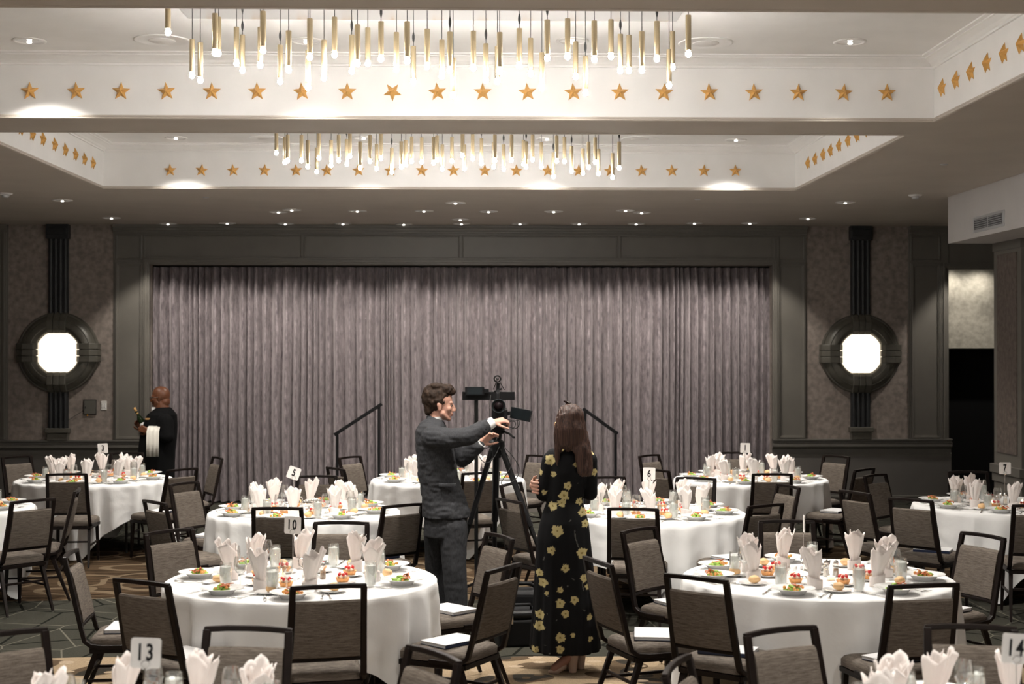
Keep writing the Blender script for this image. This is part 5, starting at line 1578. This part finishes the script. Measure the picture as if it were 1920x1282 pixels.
bm = B(); p = U(283, 784, -.17); add_box(bm, (p.x - .03, p.y - .012, p.z - .01), (p.x + .03, p.y + .02, p.z + .01)); o = obj('name_tag', bm, M['foil'], None, bevel=.002); rebase(o, vroot)
bm = B(); p = U(288, 766, 0); add_box(bm, (p.x - .02, p.y - .04, p.z - .03), (p.x + .03, p.y + .04, p.z + .02)); o = obj('shirt_collar', bm, M['shirt'], None, bevel=.01); rebase(o, vroot)
# towel over the forearm
bm = B(); ta, tb = U(287, 803, -.3), U(310, 852, -.3); n_ = 14; rows = []
zt2 = ta.z; path = [(-.17, ta.z - .12), (-.16, ta.z - .0), (-.21, ta.z + .045), (-.30, ta.z + .035), (-.35, ta.z - .02), (-.358, (ta.z + tb.z) / 2), (-.35, tb.z)]
for y, z in path:
    rows.append([bm.verts.new((ta.x + (tb.x - ta.x) * k / n_ - (.012 * (ta.z - z)), VY + y + .006 * math.sin(k * 1.3), z)) for k in range(n_ + 1)])
for j in range(len(rows) - 1):
    for k in range(n_): bm.faces.new((rows[j][k], rows[j][k + 1], rows[j + 1][k + 1], rows[j + 1][k]))
o = obj('service_towel', bm, M['towel'], None, smooth=True); md = o.modifiers.new('t', 'SOLIDIFY'); md.thickness = .01
tag(o, 'white service towel folded over the waiter\'s forearm', 'towel')
# bottle
a, b_ = U(276, 803, -.10), U(254, 764, -.06)
ax = (b_ - a).normalized(); rotm = Matrix.Translation(a) @ ax.to_track_quat('Z', 'Y').to_matrix().to_4x4()
br = empty('wine_bottle', a, 0, 'dark wine bottle with gold foil neck held by the waiter', 'bottle'); br.matrix_basis = rotm
bm = B(); add_lathe(bm, [(0, -.02), (.036, -.02), (.038, -.01), (.038, .14), (.032, .165), (.017, .19), (.015, .27), (0, .27)], 20); obj('bottle_glass', bm, M['wine_bottle'], br, smooth=True, auto=True)
bm = B(); add_lathe(bm, [(.0385, .0), (.0392, .005), (.0392, .075), (.0385, .08)], 20); obj('label', bm, M['card'], br, smooth=True)
bm = B(); add_lathe(bm, [(.0155, .195), (.0165, .20), (.0165, .225), (.0155, .23)], 16); obj('neck_label', bm, M['foil'], br, smooth=True)
bm = B(); add_lathe(bm, [(.0155, .25), (.0172, .252), (.0175, .305), (0, .308)], 16); obj('foil_cap', bm, M['foil'], br, smooth=True)

# ------------------------------------------------------------------ video camera on tripod
KY = 11.75
def K(px, py, dy=0.0):
    p = atY(px, py, KY); return V(p.x, KY + dy, p.z)
tp = K(931, 835)
tr = empty('tripod', (tp.x, KY, 0), 0, 'tall black camera tripod with telescoping legs behind the man in a suit', 'tripod')
def rel_(p, r): return Vector(p) - Vector(r.location)
feet = [V(K(830, 1100).x, KY + .05, .012), V(K(1056, 1100).x, KY - .28, .012), V(tp.x - .02, KY + .45, .012)]
for f in feet:
    top = V(tp.x + (f.x - tp.x) * .06, KY + (f.y - KY) * .06, tp.z + .0)
    mid = top.lerp(f, .47); low = top.lerp(f, .74)
    bm = B(); add_tube(bm, [rel_(top, tr), rel_(mid, tr)], .030, 8, True, .8); l = obj('leg', bm, M['black_plastic'], tr, bevel=.003)
    bm = B(); add_tube(bm, [rel_(mid, tr), rel_(f, tr)], .019, 8); obj('lower_leg', bm, M['black_rubber'], l)
    bm = B(); d_ = (f - top).normalized(); add_tube(bm, [rel_(low - d_ * .03, tr), rel_(low + d_ * .03, tr)], .034, 10); obj('clamp', bm, M['black_plastic'], l)
    bm = B(); add_ball(bm, rel_(f + V(0, 0, .01), tr), (.028, .028, .02), 10, 6); obj('rubber_foot', bm, M['black_rubber'], l, smooth=True)
bm = B(); z = tp.z; add_lathe(bm, [(0, z - .10), (.04, z - .10), (.055, z - .03), (.07, z + .0), (.065, z + .03), (.04, z + .05), (.045, z + .09), (.035, z + .13), (0, z + .13)], 16); obj('bowl', bm, M['black_plastic'], tr, smooth=True, auto=True)
hz = K(935, 806).z
bm = B(); add_box(bm, (-.05, -.07, z + .10), (.06, .07, hz + .02)); add_box(bm, (-.035, -.12, hz), (.06, .12, hz + .03)); add_tube(bm, [(-.07, 0, z + .17), (.10, 0, z + .17)], .03, 14); obj('fluid_head', bm, M['black_plastic'], tr, bevel=.006)
bm = B(); add_tube(bm, [(.03, -.05, hz), (.10, -.16, hz - .02), (.14, -.22, hz - .05)], .009, 8); obj('pan_handle', bm, M['black_rubber'], tr)
# camcorder, lens towards the stage, viewfinder towards us
cz = K(935, 770).z
cr_ = empty('video_camera', (K(935, 770).x, KY, hz + .03), 0, 'black professional video camera with flip screen on the tripod', 'camera')
def KR(px, py, dy=0): return rel_(K(px, py, dy), cr_)
bm = B(); a, b2 = KR(922, 799), KR(951, 766); add_box(bm, (a.x, -.16, .0), (b2.x, .20, b2.z)); add_box(bm, (a.x + .02, -.1, b2.z), (b2.x - .02, .14, b2.z + .03)); obj('camera_body', bm, M['black_plastic'], cr_, bevel=.008)
c_ = KR(934, 759)
bm = B(); add_tube(bm, [V(c_.x, -.23, c_.z), V(c_.x, -.20, c_.z), V(c_.x, -.12, c_.z), V(c_.x, .0, c_.z - .01)], [.056, .056, .040, .04], 24); vf = obj('viewfinder', bm, M['black_rubber'], cr_, smooth=True, auto=True)
bm = B(); revolve_y(bm, [(.050, -.005), (.054, -.012), (.058, -.005), (.054, .0)], 28)
for v in bm.verts: v.co += V(c_.x, -.232, c_.z)
obj('eyecup', bm, M['screen'], vf, smooth=True)
bm = B(); add_tube(bm, [V(c_.x, -.236, c_.z), V(c_.x, -.231, c_.z)], .036, 24); obj('eyepiece_lens', bm, M['lens'], vf, smooth=True)
bm = B(); lc = KR(937, 775); add_tube(bm, [V(lc.x, .20, lc.z), V(lc.x, .33, lc.z), V(lc.x, .34, lc.z), V(lc.x, .42, lc.z)], [.045, .045, .06, .065], 22); obj('lens', bm, M['black_plastic'], cr_, smooth=True, auto=True)
# flip screen
s0, s1, s2, s3 = KR(958, 761, -.10), KR(996, 768, -.20), KR(991, 789, -.20), KR(955, 782, -.10)
bm = B(); f_ = [bm.verts.new(p) for p in (s0, s1, s2, s3)]; g_ = [bm.verts.new(p + V(.006, .02, 0)) for p in (s0, s1, s2, s3)]
bm.faces.new(f_); bm.faces.new(g_[::-1])
for i in range(4): bm.faces.new((f_[i], g_[i], g_[(i + 1) % 4], f_[(i + 1) % 4]))
sc_ = obj('flip_screen', bm, M['black_plastic'], cr_, bevel=.003)
cc = (s0 + s1 + s2 + s3) / 4
bm = B(); ff = [bm.verts.new(cc + (p - cc) * .88 + V(-.001, -.003, 0)) for p in (s0, s1, s2, s3)]; bm.faces.new(ff); bmesh.ops.solidify(bm, geom=bm.faces[:], thickness=.001); obj('screen_glass', bm, M['screen'], sc_)
bm = B(); add_bar(bm, [KR(947, 775, -.08), KR(958, 773, -.10)], .03); obj('screen_hinge', bm, M['black_plastic'], cr_)
# top handle, microphone, small fittings
bm = B(); add_bar(bm, [KR(933, 750, -.1), KR(933, 738, -.1), KR(934, 732, 0), KR(934, 738, .12), KR(934, 756, .14)], .024, up=V(1, 0, 0)); obj('top_handle', bm, M['black_plastic'], cr_, bevel=.004)
bm = B(); add_bar(bm, [KR(933, 734, 0), KR(934, 718, 0)], .028); add_tube(bm, [KR(926, 734, 0), KR(941, 728, 0)], .008, 8); add_tube(bm, [KR(925, 730, 0), KR(932, 712, 0)], .003, 5); add_tube(bm, [KR(946, 731, 0), KR(937, 716, 0)], .003, 5); obj('accessory_arm', bm, M['black_plastic'], cr_)
mc = KR(932.5, 710, -.03)
bm = B(); revolve_y(bm, [(.020, -.015), (.028, -.02), (.032, 0), (.028, .02), (.020, .015), (.020, -.015)], 24)
for v in bm.verts: v.co += mc
obj('microphone_ring', bm, M['black_rubber'], cr_, smooth=True)
bm = B(); add_tube(bm, [mc + V(0, -.05, 0), mc + V(0, .16, 0)], .011, 12); obj('microphone', bm, M['steel'], cr_, smooth=True)
def wires(name, plist, parent, r=.0035):
    for pts in plist:
        bm = B(); P_ = [V(*KR(*p)) if parent is cr_ else rel_(K(*p), parent) for p in pts]
        # smooth the path
        out = []
        for i in range(len(P_) - 1):
            p0, p1, p2, p3 = P_[max(i - 1, 0)], P_[i], P_[i + 1], P_[min(i + 2, len(P_) - 1)]
            for k in range(6):
                t = k / 6; out.append(.5 * ((2 * p1) + (-p0 + p2) * t + (2 * p0 - 5 * p1 + 4 * p2 - p3) * t * t + (-p0 + 3 * p1 - 3 * p2 + p3) * t ** 3))
        out.append(P_[-1]); add_tube(bm, out, r, 6); obj(name, bm, M['cord'], parent, smooth=True)
wires('cable', [[(920, 740, -.1), (918, 760, -.16), (919, 790, -.16), (922, 800, -.1)], [(952, 785, -.1), (965, 790, -.14), (962, 800, -.15), (950, 797, -.1)], [(950, 790, -.12), (972, 786, -.16), (968, 800, -.16), (945, 802, -.12)],
    [(930, 800, -.1), (918, 815, -.15), (896, 835, -.2), (900, 855, -.2), (912, 864, -.2), (925, 856, -.15), (936, 836, -.1)],
    [(946, 800, -.05), (946, 835, -.1), (958, 850, -.12), (972, 873, -.12), (968, 893, -.12), (950, 905, -.12), (939, 903, -.12), (950, 885, -.12), (958, 868, -.1), (950, 850, -.05), (938, 842, -.05)],
    [(900, 822, -.2), (905, 838, -.2), (925, 830, -.15), (935, 812, -.1)]], cr_)
# stand with the long plate and a small monitor right behind the camera
er = empty('monitor_stand', (K(893, 800).x, KY + .80, 0), 0, 'thin black stand carrying a long flat plate and small monitor behind the camera', 'stand')
ey = KY + .80
def KE(px, py, dy=0):
    p = atY(px, py, ey + dy); return V(p.x, ey + dy, p.z) - Vector(er.location)
bm = B(); add_tube(bm, [(0, 0, .02), KE(893, 750)], .017, 10); obj('pole', bm, M['black_rubber'], er)
for a_ in (0, 2.1, 4.2):
    bm = B(); add_bar(bm, [(0, 0, .14), (.26 * math.cos(a_ + .4), .26 * math.sin(a_ + .4), .01)], .02); obj('leg', bm, M['black_plastic'], er)
a, b2 = KE(867, 750), KE(965, 734)
bm = B(); add_box(bm, (a.x, -.02, a.z), (b2.x, .0, b2.z)); obj('plate', bm, M['black_plastic'], er, bevel=.003)
a, b2 = KE(872, 741, -.07), KE(908, 725, -.07)
bm = B(); add_box(bm, (a.x, -.075, a.z), (b2.x, -.03, b2.z)); mo = obj('monitor', bm, M['black_plastic'], er, bevel=.004)
bm = B(); add_box(bm, (a.x + .02, -.078, a.z + .008), (b2.x - .02, -.075, b2.z - .008)); obj('monitor_glass', bm, M['screen'], mo)
bm = B(); add_box(bm, (b2.x, -.065, a.z + .02), (b2.x + .04, -.03, b2.z - .02)); obj('monitor_mount', bm, M['black_plastic'], er)
# camera case on the floor
fp = atZ(984, 1212, 0)
kr = empty('camera_case', (fp.x - .02, fp.y + .10, 0), R(8), 'black padded equipment case on the floor behind the chair by the woman', 'bag')
bm = B(); add_box(bm, (-.19, -.12, .0), (.17, .14, .20)); obj('case_body', bm, M['black_rubber'], kr, bevel=.02, bseg=3)
bm = B(); add_box(bm, (-.185, -.115, .202), (.165, .135, .26)); obj('lid', bm, M['black_plastic'], kr, bevel=.025, bseg=3)
for s in (-1, 1):
    bm = B(); add_box(bm, (s * .10 - .015, -.13, .17), (s * .10 + .015, -.12, .235)); obj('latch', bm, M['chrome'], kr, bevel=.003)
bm = B(); add_tube(bm, [(-.09, -.02, .255), (-.08, -.02, .295), (.06, -.02, .295), (.07, -.02, .255)], .012, 8); obj('handle', bm, M['black_plastic'], kr, smooth=True)
r2 = empty('camera_bag', (fp.x + .0, fp.y + .42, 0), R(-5), 'soft black camera bag behind the equipment case', 'bag')
bm = B(); add_box(bm, (-.16, -.11, 0), (.15, .11, .36)); obj('bag_body', bm, M['black_plastic'], r2, bevel=.05, bseg=4)
bm = B(); add_tube(bm, [(-.12, 0, .35), (-.06, -.02, .40), (.06, -.02, .40), (.12, 0, .35)], .014, 8); obj('strap', bm, M['black_rubber'], r2, smooth=True)
